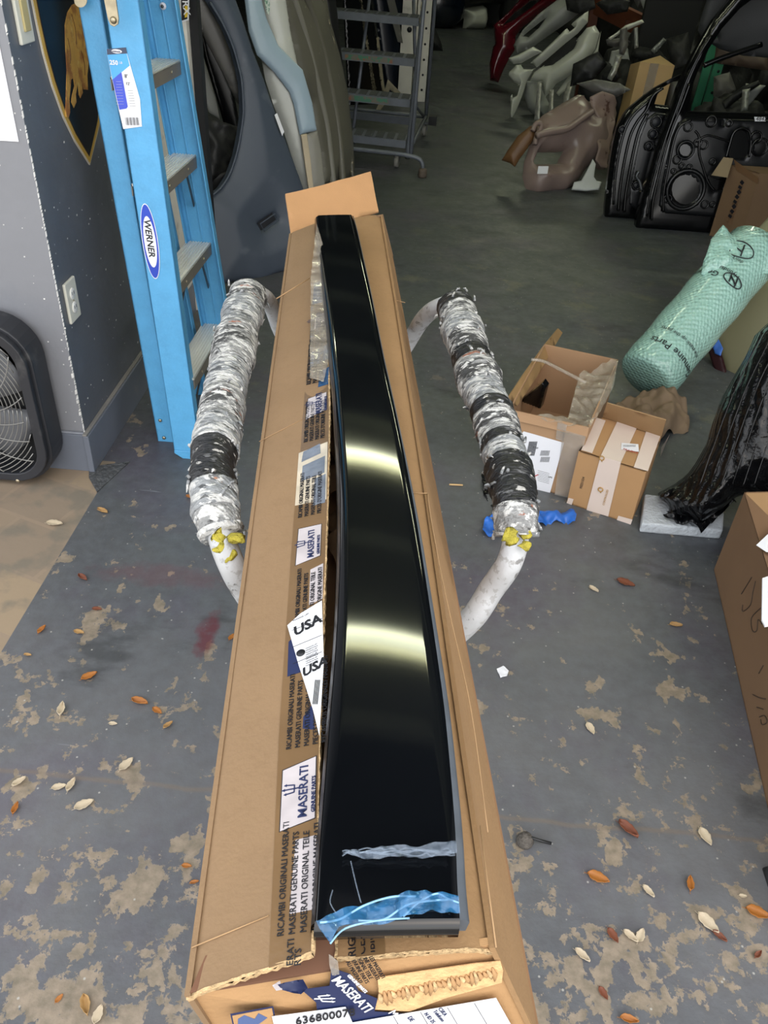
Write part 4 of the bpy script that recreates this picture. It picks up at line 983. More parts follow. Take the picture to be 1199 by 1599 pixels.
panel('wheel_arch_liner', 'black textured wheel arch liner seen through the slate fender arch', 'car part', ((300, 165), (318, 172), (345, 190), (378, 200), (380, 235), (362, 280), (330, 312), (300, 320), (290, 240)), lean(Z(300, 425), Z(420, 405), 10), m_blk2, wr=.05, ws=9, N=900, crown=.04, t=.004)
panel('front_bumper_beam', 'grey-brown plastic beam curving behind the top of the slate fender arch', 'car part', ((296, -30), (322, -30), (336, 0), (352, 40), (368, 85), (378, 120), (382, 165), (374, 162), (352, 118), (330, 75), (310, 35), (298, 5)), lean(Z(300, 425), Z(420, 405), 6), m_greyp, er=.012, crown=.02, t=.01)
panel('body_panel', 'narrow white body panel edge behind the black door track', 'car part', ((297, 30), (310, 36), (326, 90), (338, 150), (345, 188), (328, 176), (318, 150), (306, 90)), lean(Z(300, 385), Z(420, 370), 6), m_white, er=.01)
panel('bumper_grille', 'gloss black panel strip between white panel and grey beam', 'car part', ((308, 30), (322, 50), (345, 92), (366, 140), (376, 196), (372, 385), (345, 388), (350, 190), (335, 140), (320, 90)), lean(Z(300, 390), Z(420, 375), 6), mat('gloss_black', '08090b', .2), er=.01)
panel('dark_bumper', 'dark plastic bumper low behind the slate fender arch', 'car part', ((296, 260), (330, 275), (365, 262), (352, 300), (325, 330), (300, 345)), lean(Z(300, 430), Z(420, 410), 10), m_blk, er=.02, wr=.02)
panel('car_door_skin', 'long off-white curved door panel behind the slate fender', 'car part', ((400, -30), (446, -30), (458, 50), (469, 103), (476, 150), (486, 240), (490, 300), (480, 312), (474, 290), (462, 250), (446, 200), (432, 165), (419, 124), (414, 95), (424, 60), (412, 20)), PW, m_white, er=.03, crown=.03, N=500)
panel('car_fender', 'pale blue fender in front of the off-white door panel', 'car fender', ((372, -40), (405, -40), (411, 0), (419, 30), (437, 71), (460, 94), (475, 109), (490, 161), (497, 204), (471, 211), (462, 165), (455, 145), (445, 131), (430, 112), (419, 101), (404, 86), (391, 49), (385, 0)), (PW[0] + PW[1] * .05, PW[1]), m_ltblue, er=.014, crown=.012, N=500)
panel('body_panel', 'taupe lower fender strip below the pale blue fender', 'car part', ((479, 210), (497, 204), (503, 235), (509, 290), (484, 300), (481, 270)), (PW[0] + PW[1] * .045, PW[1]), m_taupe2, er=.01, crown=.008)
panel('edge_moulding', 'cream edge strip beside the taupe fender strip', 'car part', ((471, 211), (480, 209), (486, 250), (491, 300), (484, 305), (478, 262)), (PW[0] + PW[1] * .052, PW[1]), m_cream, er=.004)
panel('sticker_sheet', 'green and white speckled sticker strip between fender panels', 'sticker', ((411, -30), (418, -30), (422, 8), (421, 24), (417, 20), (413, 0)), (PW[0] + PW[1] * .06, PW[1]), mat('speckled_sticker', 'b8c4bb', .5, patches=((90, .5, .55, '4c7a66', 3, .9),)), er=0, t=.001)
# tall taupe bumper covers, standing on end, built as deep ridged shells
PB = lean(Z(500, 320), Z(555, 275), 10)
def ridge(x, y):
    return .05 * math.exp(-((x - .10 - y * .1) / .03) ** 2)
panel('bumper_cover', 'taupe bumper cover standing on end with worn outer edge', 'car bumper', ((440, -40), (505, -40), (516, 28), (531, 82), (544, 145), (552, 220), (555, 276), (549, 282), (520, 292), (508, 290), (503, 235), (497, 204), (490, 161), (476, 130), (470, 105), (458, 50), (445, 0)), PB, m_olive, er=.05, crown=.06, N=900, t=.006)
m = MB()
for pts, mt_, r, h_ in ((((450, -30), (478, 60), (500, 150), (512, 210), (521, 290)), m_taupe2, .02, .02), (((470, -30), (500, 60), (520, 150), (530, 215), (536, 290)), m_olive, .022, .045), (((492, -30), (515, 45), (533, 130), (546, 215), (551, 280)), mat('worn_taupe_edge', '5a584e', .4, patches=((30, .52, .56, 'b5aa90', 6, .9),)), .012, .03)):
    m.tube(catmull([Pl(x, y, (PB[0] + PB[1] * h_, PB[1])) for x, y in pts], 6), r, mt_, 8)
o = m.build('moulded_ridge', parent=bpy.data.objects['bumper_cover'])
panel('car_bumper_shell', 'black bumper standing deep behind the taupe bumper cover', 'car bumper', ((505, -40), (524, -40), (534, 60), (546, 160), (551, 265), (540, 200), (525, 100)), lean(Z(520, 278), Z(570, 260), 6), m_blk, er=.03, N=200)

# ------------------------------------------------------------------ rolling warehouse stairs
m_stl = mat('grey_painted_steel', '676c75', .4, metal=.1, var=.12, vs=20)
m_tread = mat('perforated_tread', '46494c', .5, metal=.1, var=.4, vs=60, bump=.6, bs=120)
m_wheel = mat('grey_caster_wheel', '8f8d86', .5)
t = thing('rolling_stairs', 'grey steel rolling warehouse stairs beside the taupe bumper cover', 'step ladder', (-.38, 6.1, 0))
U_ = (Z(646, 225, .2) - Z(558, 215, .2)); U_ = V((U_.x, U_.y, 0)).normalized(); Bk = V((.03, 1, 0)).normalized()
SW = .66
O_ = Z(634, 221, .2); O_.z = 0          # right front end of the lowest step, on the floor
def S3(a, b, z): return O_ - U_ * a + Bk * b + V((0, 0, z))    # a: leftwards, b: back
RISE, RUN = .215, .175
NST = 7
for k in range(NST):
    z = .2 + RISE * k; b = RUN * k
    m = MB(); m.hexa([S3(SW, b, z - .045), S3(0, b, z - .045), S3(0, b + .20, z - .045), S3(SW, b + .20, z - .045), S3(SW, b, z), S3(0, b, z), S3(0, b + .2, z), S3(SW, b + .2, z)], m_stl)
    for q in range(9): m.hexa([S3(SW * (q + .15) / 9, b + .02, z), S3(SW * (q + .85) / 9, b + .02, z), S3(SW * (q + .85) / 9, b + .18, z), S3(SW * (q + .15) / 9, b + .18, z), S3(SW * (q + .15) / 9, b + .02, z + .004), S3(SW * (q + .85) / 9, b + .02, z + .004), S3(SW * (q + .85) / 9, b + .18, z + .004), S3(SW * (q + .15) / 9, b + .18, z + .004)], m_tread)
    if k in (1, 2): m.hexa([S3(SW * .72, b - .001, z - .038), S3(SW * .22, b - .001, z - .038), S3(SW * .22, b, z - .038), S3(SW * .72, b, z - .038), S3(SW * .72, b - .001, z - .008), S3(SW * .22, b - .001, z - .008), S3(SW * .22, b, z - .008), S3(SW * .72, b, z - .008)], mat('faded_warning_strip', '6f6a60', .5, patches=((26, .5, .54, '3f7a62', 2, .9), (22, .56, .6, '8f5a44', 2, .8))))
    m.build('step', t)
tr = [S3(-.02, -.02, .12), S3(-.02, .0, .2), S3(-.02, RUN * 6, .2 + RISE * 6), S3(-.02, RUN * 6.1, 2.0)]
for a in (-.02, SW + .02):
    m = MB(); m.tube([S3(a, -.02, .10), S3(a, RUN * 6, .18 + RISE * 6), S3(a, RUN * 7, 2.3)], .017, m_stl, 8); m.build('stringer', t)
    m = MB(); m.tube([S3(a - .02 * (1 if a < 0 else -1), -.01, .12), S3(a - .02, RUN * 2.5, 1.35), S3(a - .02, RUN * 6, 2.3)], .013, m_stl, 8); m.build('handrail', t)
    m = MB(); m.tube([S3(a * 1.1 - (.05 if a < 0 else -.03), 1.15, .12), S3(a * 1.1 - (.05 if a < 0 else -.03), 1.12, 2.3)], .014, m_stl, 8); m.build('rear_post', t)
    m = MB(); m.tube([S3(a, .02, .13), S3(a * 1.1 - (.05 if a < 0 else -.03), 1.15, .13)], .014, m_stl, 8); m.build('base_rail', t)
m = MB(); P = catmull([S3(SW + .03, -.06, .13), S3(.25, -.06, .13), S3(.02, -.06, .13), S3(-.09, -.05, .115), S3(-.125, -.05, .08), S3(-.13, -.05, .03)], 6); m.tube(P, .014, m_stl, 10); m.build('front_bar', t)
m = MB(); m.lathe(S3(-.13, -.05, 0), (0, 0, 1), [(.026, 0), (.03, .01), (.028, .05), (.016, .06)], mat('worn_rubber_foot', '5a4f45', .7, var=.3, vs=60), 14); m.build('rubber_foot', t)
m = MB(); m.tube([S3(SW + .06, 1.15, .13), S3(-.07, 1.15, .13)], .014, m_stl, 8); m.bar(S3(SW, .75, .17), S3(0, .75, .17), .03, .05, m_stl); m.build('rear_bar', t)
m = MB(); m.tube([S3(.4, .03, .10), S3(.30, .35, .02 + .13)], .006, m_stl, 6); m.tube([S3(SW * .6, .3, .17), S3(SW * .55, 1.1, 1.3)], .012, m_stl, 6); m.tube([S3(SW * .2, RUN * 6, 1.4), S3(-.02, .6, .3), S3(-.05, 1.1, .15)], .012, m_stl, 6); m.build('brace', t)
def caster(a, b, r=.042):
    m = MB(); c = S3(a, b, r); m.lathe(c - U_ * .014, U_, [(.012, 0), (r * .9, 0), (r, .004), (r, .024), (r * .9, .028), (.012, .028)], m_wheel, 22); w_ = m.build('caster_wheel', t)
    m = MB(); m.box(c + V((0, 0, r + .012)), (.06, .06, .012), m_stl); m.bar(c + U_ * .02 + V((0, 0, r + .01)), c + U_ * .02, .03, .003, m_stl, up=U_); m.bar(c - U_ * .02 + V((0, 0, r + .01)), c - U_ * .02, .03, .003, m_stl, up=U_); m.build('caster_fork', w_)
caster(.06, .12); caster(SW - .04, .12); caster(-.07, 1.12); caster(SW + .07, 1.12)
m = MB(); m.hexa([S3(-.16, 1.02, .10), S3(-.10, 1.02, .10), S3(-.10, 1.12, .10), S3(-.16, 1.12, .10), S3(-.16, 1.02, .16), S3(-.10, 1.02, .16), S3(-.10, 1.12, .16), S3(-.16, 1.12, .16)], m_blk); m.build('foot_block', t)
m = MB(); P = [S3(-.02 + .01 * math.sin(k * 2.5), .40 + .01 * k, .95 - .035 * k) for k in range(14)]; m.tube(P, .004, m_steel, 5); m.build('chain', t)

# ------------------------------------------------------------------ behind the stairs and at the back of the aisle
t = thing('rack_upright', 'white perforated steel upright behind the rolling stairs', 'rack', Z(643, 158))
c = Z(643, 158); m = MB(); m.box(c + V((-.07, .02, 1.2)), (.12, .05, 2.4), m_whitetrim); m.box(c + V((.06, 0, 1.2)), (.12, .04, 2.4), m_whitetrim); m.build('post', t, bevel=.003)
m = MB()
for k in range(20): m.lathe(c + V((.085, -.021, .1 + k * .12)), (0, -1, 0), [(.01, 0), (.01, .002)], m_ink, 10)
m.lathe(c + V((-.06, -.008, .56)), (0, -1, 0), [(.022, 0), (.022, .004)], m_ink, 12); m.build('bolt_hole', t)
Bp_ = lean(Z(540, 190), Z(640, 185), 12); B2 = lean(Z(540, 165), Z(660, 160), 8)
panel('door_glass', 'large dark panel leaning behind the rolling stairs', 'car part', ((535, -40), (575, -40), (590, 60), (605, 160), (560, 180), (545, 170)), B2, mat('dark_glass', '0d0f12', .15), er=.01)
panel('dark_bonnet', 'dark navy sheet panel leaning behind the stair treads', 'car part', ((580, -40), (635, -40), (632, 60), (628, 150), (606, 158), (598, 100)), back(B2, .15), mat('navy_paint', '101826', .25), er=.02, crown=.03)
t_ = mat('dusty_beige_trim', '8f8672', .6, var=.2, vs=20, patches=((16, .6, .65, '3b342b', 5, .8),))
panel('side_trim', 'long beige dusty trim strip leaning behind the stairs', 'car trim', ((556, -30), (563, -30), (576, 60), (586, 120), (592, 152), (582, 154), (574, 95), (566, 45)), B2, t_, er=.006)
panel('side_trim', 'thin grey-beige trim strip behind the lower stair treads', 'car trim', ((588, 60), (592, 58), (596, 90), (600, 130), (606, 165), (600, 166), (592, 120)), B2, t_, er=.004)
panel('side_trim', 'grey slanted trim strip behind the upper stair treads', 'car trim', ((600, -20), (612, -20), (622, 20), (630, 68), (622, 66), (612, 30)), B2, m_greyp, er=.005)
panel('metal_bracket', 'bent pale metal bracket on the floor behind the stairs', 'bracket', ((606, 124), (626, 145), (624, 152), (609, 140), (600, 165), (586, 186), (583, 180), (598, 150)), (V((0, 7.6, 0)), V((0, -1, .3)).normalized()), t_, er=.005, t=.012)
panel('black_bumper_cover', 'black bumper cover slumped behind the rear post of the stairs', 'car bumper', ((660, -30), (676, -30), (674, 30), (690, 68), (692, 80), (660, 78)), (V((0, 10.6, 0)), V((0, -1, .2)).normalized()), m_blk, er=.05, crown=.08)
c = Z(708, 44); 
def blob(name, label, cat, c, r, mt, seed=0, amp=.2, fr=1.6, sq=(1, 1, 1), n=28, group=None):
    m = MB(); vs = []; fs = []
    for i in range(n // 2 + 1):
        th = PI * i / (n // 2)
        for j in range(n):
            ph = 2 * PI * j / n; d = V((math.sin(th) * math.cos(ph), math.sin(th) * math.sin(ph), math.cos(th)))
            q = 1 + amp * noise.noise(d * fr + V((seed, 0, 0))) + amp * .4 * noise.noise(d * fr * 3 + V((0, seed, 0))); p = V((d.x * r * sq[0], d.y * r * sq[1], d.z * r * sq[2])) * q
            p = V(c) + p; p.z = max(p.z, .002); vs.append(p)
    for i in range(n // 2):
        for j in range(n): fs.append((i * n + j, i * n + (j + 1) % n, (i + 1) * n + (j + 1) % n, (i + 1) * n + j))
    m.add(vs, fs, mt, True); return tag(m.build(name), label, cat, group)
m_navy = mat('navy_car_paint', '0b1220', .2, var=.2, coat=.4)
blob('navy_bumper', 'dark navy bumper lying at the far end of the aisle', 'car bumper', Z(690, 42) + V((-.08, -.1, .30)), .46, m_navy, 3, .12, 1.2, (.85, .6, .8))
blob('black_bumper', 'black bumper lying at the far end beside the white one', 'car bumper', Z(790, 48) + V((.12, -.1, .3)), .34, m_blk, 8, .2, 1.5, (.7, .5, 1))
PBk = lean(Z(725, 46), Z(770, 47), 10)
panel('white_bumper', 'off-white bumper end at the far end of the aisle', 'car bumper', ((723, 13), (757, 8), (763, 12), (764, 30), (760, 46), (726, 46), (728, 30)), PBk, m_white, er=.08, crown=.1, N=300)
panel('parts_tub', 'pile of dark parts at the top of the far aisle', 'car part', ((680, -60), (800, -60), (800, 8), (757, 6), (722, 8), (685, 10)), lean(Z(680, 46), Z(800, 50), 1), m_blk2, er=.1, wr=.1, ws=3, N=600)
# ------------------------------------------------------------------ right side of the shop
m_door = mat('black_door_primer', '08090b', .18, var=.25, vs=6, spec=.5)
m_doorin = mat('black_door_inner', '0c0e11', .3, var=.2, vs=7, spec=.45)
def torus(mb, c, n, R, r, mt, k=20, sx=1.):
    a = n.cross(V((0, 0, 1))).normalized(); b = n.cross(a).normalized()
    mb.tube([c + a * R * sx * math.cos(2 * PI * j / k) + b * R * math.sin(2 * PI * j / k) for j in range(k)], r, mt, 6, closed=True)
t = thing('car_door_shell', 'black bare front door shell with large speaker hole, nearest the aisle', 'car door', Z(1040, 356), 'black car doors')
PD = lean(Z(995, 358), Z(1109, 366), 10)
def pd(x, y, h=0): return Pl(x, y, (PD[0] + PD[1] * h, PD[1]))
m = MB()
shell(m, ((995, 358), (996, 345), (1004, 313), (1014, 275), (1024, 238), (1032, 215), (1039, 200), (1046, 180), (1052, 165), (1062, 135), (1074, 108), (1086, 85), (1100, 60), (1118, 30), (1150, -10), (1190, -50), (1290, -60), (1300, 100), (1300, 385), (1200, 376), (1109, 366), (1040, 361)), PD, m_door,
      holes=[((1072, 173), (1080, 145), (1094, 108), (1110, 76), (1130, 45), (1160, 12), (1200, -18), (1270, -25), (1275, 180), (1199, 178))], t=.05, er=.03, crown=.02, N=900)
m.build('door_frame', t)
m = MB()
Pin = (PD[0] + PD[1] * .022, PD[1])
shell(m, ((1030, 322), (1034, 290), (1041, 255), (1050, 215), (1060, 192), (1074, 184), (1199, 188), (1280, 190), (1280, 340), (1120, 340), (1040, 334)), Pin, m_doorin,
      holes=[[(1071 + 21 * math.cos(k * PI / 8), 297 + 23 * math.sin(k * PI / 8)) for k in range(16)],
             ((1141, 247), (1137, 232), (1146, 208), (1158, 203), (1168, 206), (1171, 222), (1169, 240), (1163, 247)),
             ((1108, 278), (1122, 283), (1134, 280), (1128, 296), (1114, 297)),
             [(1071 + 9 * math.cos(k * PI / 5), 235 + 9.5 * math.sin(k * PI / 5)) for k in range(10)],
             ((1128, 188), (1133, 188), (1132, 196), (1127, 196)), [(1181 + 4 * math.cos(k * PI / 4), 215 + 4 * math.sin(k * PI / 4)) for k in range(8)],
             [(1187 + 6 * math.cos(k * PI / 5), 230 + 7 * math.sin(k * PI / 5)) for k in range(10)]], t=.006, er=.010, crown=.006, N=1300)
m.build('inner_panel', t)
n = PD[1]
m = MB()
for (x, y, R, r) in ((1071, 297, .145, .012), (1071, 235, .062, .007)): torus(m, pd(x, y, .030), n, R * .72, r, m_doorin, 26)
m.build('speaker_ring', t)
for (x, y, R, hl) in ((1075, 199, .022, 1), (1111, 190, .028, 1), (1139, 193, .016, 1), (1090, 224, .02, 0), (1099, 227, .022, 0), (1058, 250, .022, 0), (1065, 260, .014, 0), (1077, 262, .014, 0), (1113, 253, .016, 0), (1043, 311, .022, 1), (1101, 320, .02, 1), (1113, 320, .014, 0), (1181, 215, .03, 1), (1187, 230, .045, 1), (1052, 268, .012, 0), (1088, 318, .01, 0)):
    m = MB(); torus(m, pd(x, y, .030), n, R, .005, m_door, 14); m.lathe(pd(x, y, .018), n, [(R * .9, 0), (R * .8, .004)], m_ink if not hl else mat('shadowed_recess', '050506', .6) , 14); m.build('plug_hole', t)
m = MB()
for pts in (((1086, 205), (1092, 215), (1092, 240), (1098, 262), (1106, 285), (1116, 298)), ((1134, 247), (1140, 225), (1146, 208), (1157, 201), (1170, 206), (1173, 225), (1170, 246)), ((1087, 222), (1105, 212), (1128, 218), (1140, 222)), ((1036, 332), (1037, 300), (1044, 262), (1052, 222), (1062, 198), (1080, 188)), ((1018, 345), (1020, 315), (1030, 270), (1040, 232), (1052, 195), (1064, 168), (1078, 130)), ((1010, 338), (1016, 300), (1028, 255), (1042, 210), (1056, 172), (1072, 128), (1090, 90), (1112, 55))):
    m.tube(catmull([pd(x, y, .028) for x, y in pts], 5), .007, m_door, 6)
m.build('pressed_rib', t)
m = MB(); m.tube(catmull([pd(x, y, .02) for x, y in ((1099, 103), (1120, 94), (1148, 84), (1190, 70))], 4), .014, m_door, 8); m.build('window_bar', t)
m = MB(); m.slab([pd(x, y, .036) for x, y in ((1178, 183), (1195, 183), (1196, 190), (1179, 190))], n * .0006, m_paper); m.text('48421', pd(1180, 189, .038), pd(1190, 189) - pd(1180, 189), V((0, 0, 1)), .03, m_ink); m.build('part_sticker', t)
m = MB(); m.tube(catmull([pd(x, y, .05) for x, y in ((998, 268), (994, 276), (999, 284), (1002, 298))], 4), .009, m_steeldk, 6); m.build('door_check_strap', t)
# back wall of the door: outer skin blackened to paint the shade inside the holes
m = MB(); shell(m, ((1004, 350), (1010, 313), (1030, 240), (1052, 190), (1080, 176), (1270, 184), (1275, 360), (1110, 352)), (PD[0] - PD[1] * .07, PD[1]), mat('dull_black_inside', '0a0a0b', .95, spec=.1), t=.002, er=0, N=80); m.build('outer_skin', t)

t = thing('car_door_shell', 'black bare rear door shell standing behind the front door, nearer the brown fender', 'car door', Z(970, 342), 'black car doors')
PD2 = lean(Z(946, 341), Z(1010, 346), 10)
def p2(x, y, h=0): return Pl(x, y, (PD2[0] + PD2[1] * h, PD2[1]))
m = MB()
shell(m, ((946, 341), (946, 325), (950, 288), (954, 255), (959, 225), (965, 200), (974, 183), (982, 172), (992, 163), (1008, 150), (1026, 137), (1039, 130), (1056, 121), (1072, 114), (1090, 108), (1082, 150), (1070, 240), (1050, 348), (990, 343)), PD2, m_door,
      holes=[((1024, 163), (1029, 148), (1039, 136), (1055, 127), (1070, 121), (1066, 140), (1058, 160), (1050, 166))], t=.05, er=.03, crown=.02, N=700)
m.build('door_frame', t)
m = MB(); shell(m, ((982, 320), (984, 290), (990, 255), (998, 215), (1010, 185), (1024, 176), (1042, 178), (1030, 230), (1016, 290), (1010, 325), (994, 328)), (PD2[0] + PD2[1] * .02, PD2[1]), m_doorin, t=.005, er=.012, N=400, holes=[[(993 + 5 * math.cos(k * PI / 4), 290 + 5 * math.sin(k * PI / 4)) for k in range(8)], [(1013 + 4 * math.cos(k * PI / 4), 229 + 4 * math.sin(k * PI / 4)) for k in range(8)]]); m.build('inner_panel', t)
m = MB()
for pts in (((958, 320), (962, 270), (970, 225), (980, 195), (994, 175), (1012, 160)), ((966, 330), (968, 300), (974, 260), (984, 215), (996, 190), (1010, 172), (1020, 150), (1036, 138)), ((975, 332), (978, 300), (988, 245), (998, 205), (1012, 178)), ((1024, 320), (1020, 300), (1030, 250), (1040, 205), (1046, 180))):
    m.tube(catmull([p2(x, y, .026) for x, y in pts], 5), .008, m_door, 6)
m.build('pressed_rib', t)
for x, y, R in ((1025, 191, .03), (1020, 210, .025), (1013, 229, .02), (972, 203, .02), (994, 290, .022), (1008, 305, .02)):
    m = MB(); torus(m, p2(x, y, .026), PD2[1], R, .005, m_door, 12); m.lathe(p2(x, y, .02), PD2[1], [(R * .9, 0), (R * .8, .003)], m_ink, 12); m.build('plug_hole', t)
m = MB(); m.tube(catmull([p2(x, y, .05) for x, y in ((998, 268), (994, 275), (1000, 285), (1001, 300))], 5), .008, m_steel, 6); m.build('door_check_strap', t)
# floor mat / load cover hanging from above
PM = lean(Z(1100, 330), Z(1199, 340), -4)
m = MB(); shell(m, ((1107, -60), (1106, 0), (1094, 35), (1091, 50), (1097, 60), (1124, 78), (1160, 88), (1200, 92), (1290, 90), (1290, -60)), PM, mat('dark_grey_board', '2c2e30', .6, var=.12, vs=5, patches=((4, .55, .7, '3a3c3e', 5, .6),)), t=.012, er=.02, N=500, wr=.02, ws=3, holes=[((1107, 50), (1114, 46), (1121, 56), (1120, 61), (1109, 54))])
tag(m.build('luggage_cover'), 'dark grey moulded board hanging above the black front door', 'car part')
# boxes behind and beside the doors
def carton(name, label, C, mt, group=None, mts=None, th=.004, flaps=True, open_top=False):
    """C: 8 corners, bottom 4 then top 4 (front-left, front-right, back-right, back-left)"""
    t = thing(name, label, 'cardboard box', (C[0] + C[2]) / 2, group)
    cen = sum(C, V()) / 8
    for nm, q in (('front_side', (0, 1, 5, 4)), ('right_side', (1, 2, 6, 5)), ('back_side', (2, 3, 7, 6)), ('left_side', (3, 0, 4, 7)), ('bottom', (0, 1, 2, 3))) + (() if open_top else (('top', (4, 5, 6, 7)),)):
        m = MB(); a, b, c, d = [C[i] for i in q]; n = (b - a).cross(d - a).normalized()
        if n.dot(cen - a) < 0: n = -n
        m.slab([a, b, c, d], n * th, mt); m.build(nm, t)
    return t
m_tan = mat('light_tan_cardboard', 'c9a878', .8, var=.05, vs=6)
zt = .62
yb = Z(960, 330).y + 1.2
T1, T2, T3 = Yp(1000, 97, yb), Yp(1054, 103, yb), Yp(984, 101, yb + .25)
dz = V((0, .02, -T1.z)); 
BL_ = V((T1.x - .02, yb, 0)); BR_ = V((T2.x - .02, yb, 0)); 
TLb = Yp(985, 101, yb + .28)
BLb = V((TLb.x - .02, yb + .28, 0))
ct = carton('cardboard_box', 'tall tan taped carton standing upright behind the black doors', [BL_, BR_, BR_ + V((-.05, .28, 0)), BLb, T1, T2, T2 + V((-.05, .28, .02)), TLb], m_tan)
m = MB(); a = T1.lerp(T2, .42); b = BL_.lerp(BR_, .42); m.slab([a + V((-.03, -.002, 0)), a + V((.03, -.002, 0)), b + V((.03, -.002, 0)), b + V((-.03, -.002, 0))], (0, -.001, 0), m_cleartape); m.build('clear_tape', ct)
# brown printed carton right of the doors
mbr = mat('brown_cardboard', '725a41', .8, var=.06, vs=5)
F0, F1 = Z(1107, 368), Z(1154, 385)
ztop = .50
K1 = Pl(1144, 248, lean(F0, F1, 0)); K2 = Pl(1183, 281, lean(F0, F1, 0))
hh = (K1.z + K2.z) / 2
sx_ = (F1 - F0); sxn = V((-sx_.y, sx_.x, 0)).normalized(); sxn = sxn if sxn.y > 0 else -sxn
F0 = V((K1.x - .0, K1.y, 0)) * .35 + F0 * .65; 
R1_ = Z(1250, 275, hh); rt = (V((R1_.x, R1_.y, 0)) - V((K2.x, K2.y, 0)))
C_ = [V((K1.x, K1.y, 0)), V((K2.x, K2.y, 0)), V((K2.x, K2.y, 0)) + rt, V((K1.x, K1.y, 0)) + rt]
C_ = [F0, F1, F1 + rt, F0 + rt, V((K1.x, K1.y, hh)), V((K2.x, K2.y, hh)), V((K2.x, K2.y, hh)) + rt, V((K1.x, K1.y, hh)) + rt]
ct = carton('cardboard_box', 'brown taped carton with printed strip right of the black front door', C_, mbr)
PB1 = plane3(C_[0], C_[1], C_[4])
m = MB(); shell(m, ((1130, 246), (1145, 248), (1136, 278), (1111, 274)), (PB1[0] + PB1[1] * .05, PB1[1]), mat('pale_flap', '9c8a6c', .8), t=.004, er=0, N=40); m.build('flap', ct)
m = MB(); decal(m, ((1156, 283), (1163, 281), (1142, 352), (1133, 350)), PB1, mat('printed_strip', '6c523a', .5, var=.3, vs=40), .004)
[m.bar(Pl(1139 + k * 2.6, 340 - k * 7.5, (PB1[0] + PB1[1] * .006, PB1[1])), Pl(1141.5 + k * 2.6 + (k % 3), 336 - k * 7.5, (PB1[0] + PB1[1] * .006, PB1[1])), .022, .0006, m_ink, up=PB1[1]) for k in range(8)]; m.build('printed_tape', ct)
m = MB(); decal(m, ((1146, 249), (1185, 279), (1184, 288), (1150, 266)), PB1, mat('brown_tape_band', '6a5038', .35), .004); m.build('brown_tape', ct)
# green and orange racking
m_green = mat('green_rack_paint', '3f8a6b', .4, var=.08)
yr = 7.2
t = thing('rack_upright', 'green perforated steel upright seen through the black front door window', 'rack', (Yp(1100, 160, yr).x, yr, 0))
a0, a1 = Yp(1078, 172, yr), Yp(1118, 40, yr)
m = MB(); ax = (a1 - a0).normalized(); sd = V((1, 0, 0)); 
b0 = V((a0.x, yr, 0)); b1 = V((a0.x + .06, yr, 2.2))
wd_ = (Yp(1106, 172, yr) - a0).x
m.hexa([b0, b0 + V((wd_ * .45, 0, 0)), b0 + V((wd_ * .45, .02, 0)), b0 + V((0, .02, 0)), b1, b1 + V((wd_ * .45, 0, 0)), b1 + V((wd_ * .45, .02, 0)), b1 + V((0, .02, 0))], m_green)
m.hexa([b0 + V((wd_ * .5, -.03, 0)), b0 + V((wd_, -.03, 0)), b0 + V((wd_, 0, 0)), b0 + V((wd_ * .5, 0, 0)), b1 + V((wd_ * .5, -.03, 0)), b1 + V((wd_, -.03, 0)), b1 + V((wd_, 0, 0)), b1 + V((wd_ * .5, 0, 0))], m_green); m.build('post', t)
m = MB()
for k in range(30):
    c = b0.lerp(b1, (k + .5) / 30) + V((wd_ * .82, -.031, 0)); m.lathe(c, (0, -1, 0), [(.011, 0), (.011, .002)], m_ink, 10)
m.build('bolt_hole', t)
m_orange = mat('orange_rack_beam', '7a4630', .5, var=.15, vs=9)
yo = 8.0
m = MB(); a = Yp(930, 5, yo + .9); b = Yp(1045, 62, yo); m.bar(a, b, .06, .16, m_orange); m.bar(a + V((0, 0, -.5)), b + V((0, 0, -.5)), .05, .1, m_orange)
for s_ in (0., .5, 1): m.bar(a.lerp(b, s_), V((a.lerp(b, s_).x, a.lerp(b, s_).y, 0)), .08, .08, m_orange, up=(0, 1, 0))
tag(m.build('rack_beam'), 'dull orange racking beam among the piled parts', 'rack')
m = MB(); m.box((Yp(1070, 60, 6.9).x, 7.50, 1.0), (.42, .06, 2.0), mat('near_black_board', '151617', .7)); tag(m.build('black_board'), 'tall near-black board behind the upright tan carton', 'board')

# ---- bumpers and fenders along the right
m_wbump = mat('white_bumper_paint', 'd3d6cb', .25, var=.04, coat=.2)
m_sil = mat('silver_bumper_paint', 'a3a6a2', .3, var=.1)
m_redp = mat('dark_red_paint', '5c0f1d', .22, var=.2, coat=.5)
m_brown = mat('taupe_raw_bumper', '84736c', .3, var=.08, vs=4, patches=((9, .62, .72, '5a3a30', 5, .5),))
m_rust = mat('brown_inner_face', '694a2b', .5, var=.15)
pr = lean(Z(770, 128), Z(900, 60), 30)
panel('red_bumper', 'dark red bumper leaning at the far end of the right-hand pile', 'car bumper', ((763, 125), (762, 100), (768, 72), (771, 68), (769, 45), (768, 38), (790, 20), (808, 0), (822, -30), (880, -30), (866, 5), (840, 22), (816, 40), (803, 55), (801, 78), (793, 90), (784, 108), (776, 128)), (V((0, Z(770, 128).y, 0)), V((-.35, -1, .25)).normalized()), m_redp, er=.06, crown=.06, N=700, t=.01,
      holes=[((783, 38), (800, 30), (830, 8), (842, -2), (826, 0), (800, 20))])
panel('grey_bumper', 'grey bumper between the red and the white bumpers', 'car bumper', ((800, 70), (815, 45), (840, 20), (880, -10), (930, -30), (925, 0), (890, 30), (850, 58), (825, 76), (806, 82)), (V((0, 9.0, 0)), V((-.35, -1, .3)).normalized()), m_sil, er=.05, crown=.05, N=400,
      holes=[((815, 55), (842, 33), (852, 26), (840, 42), (824, 57))])
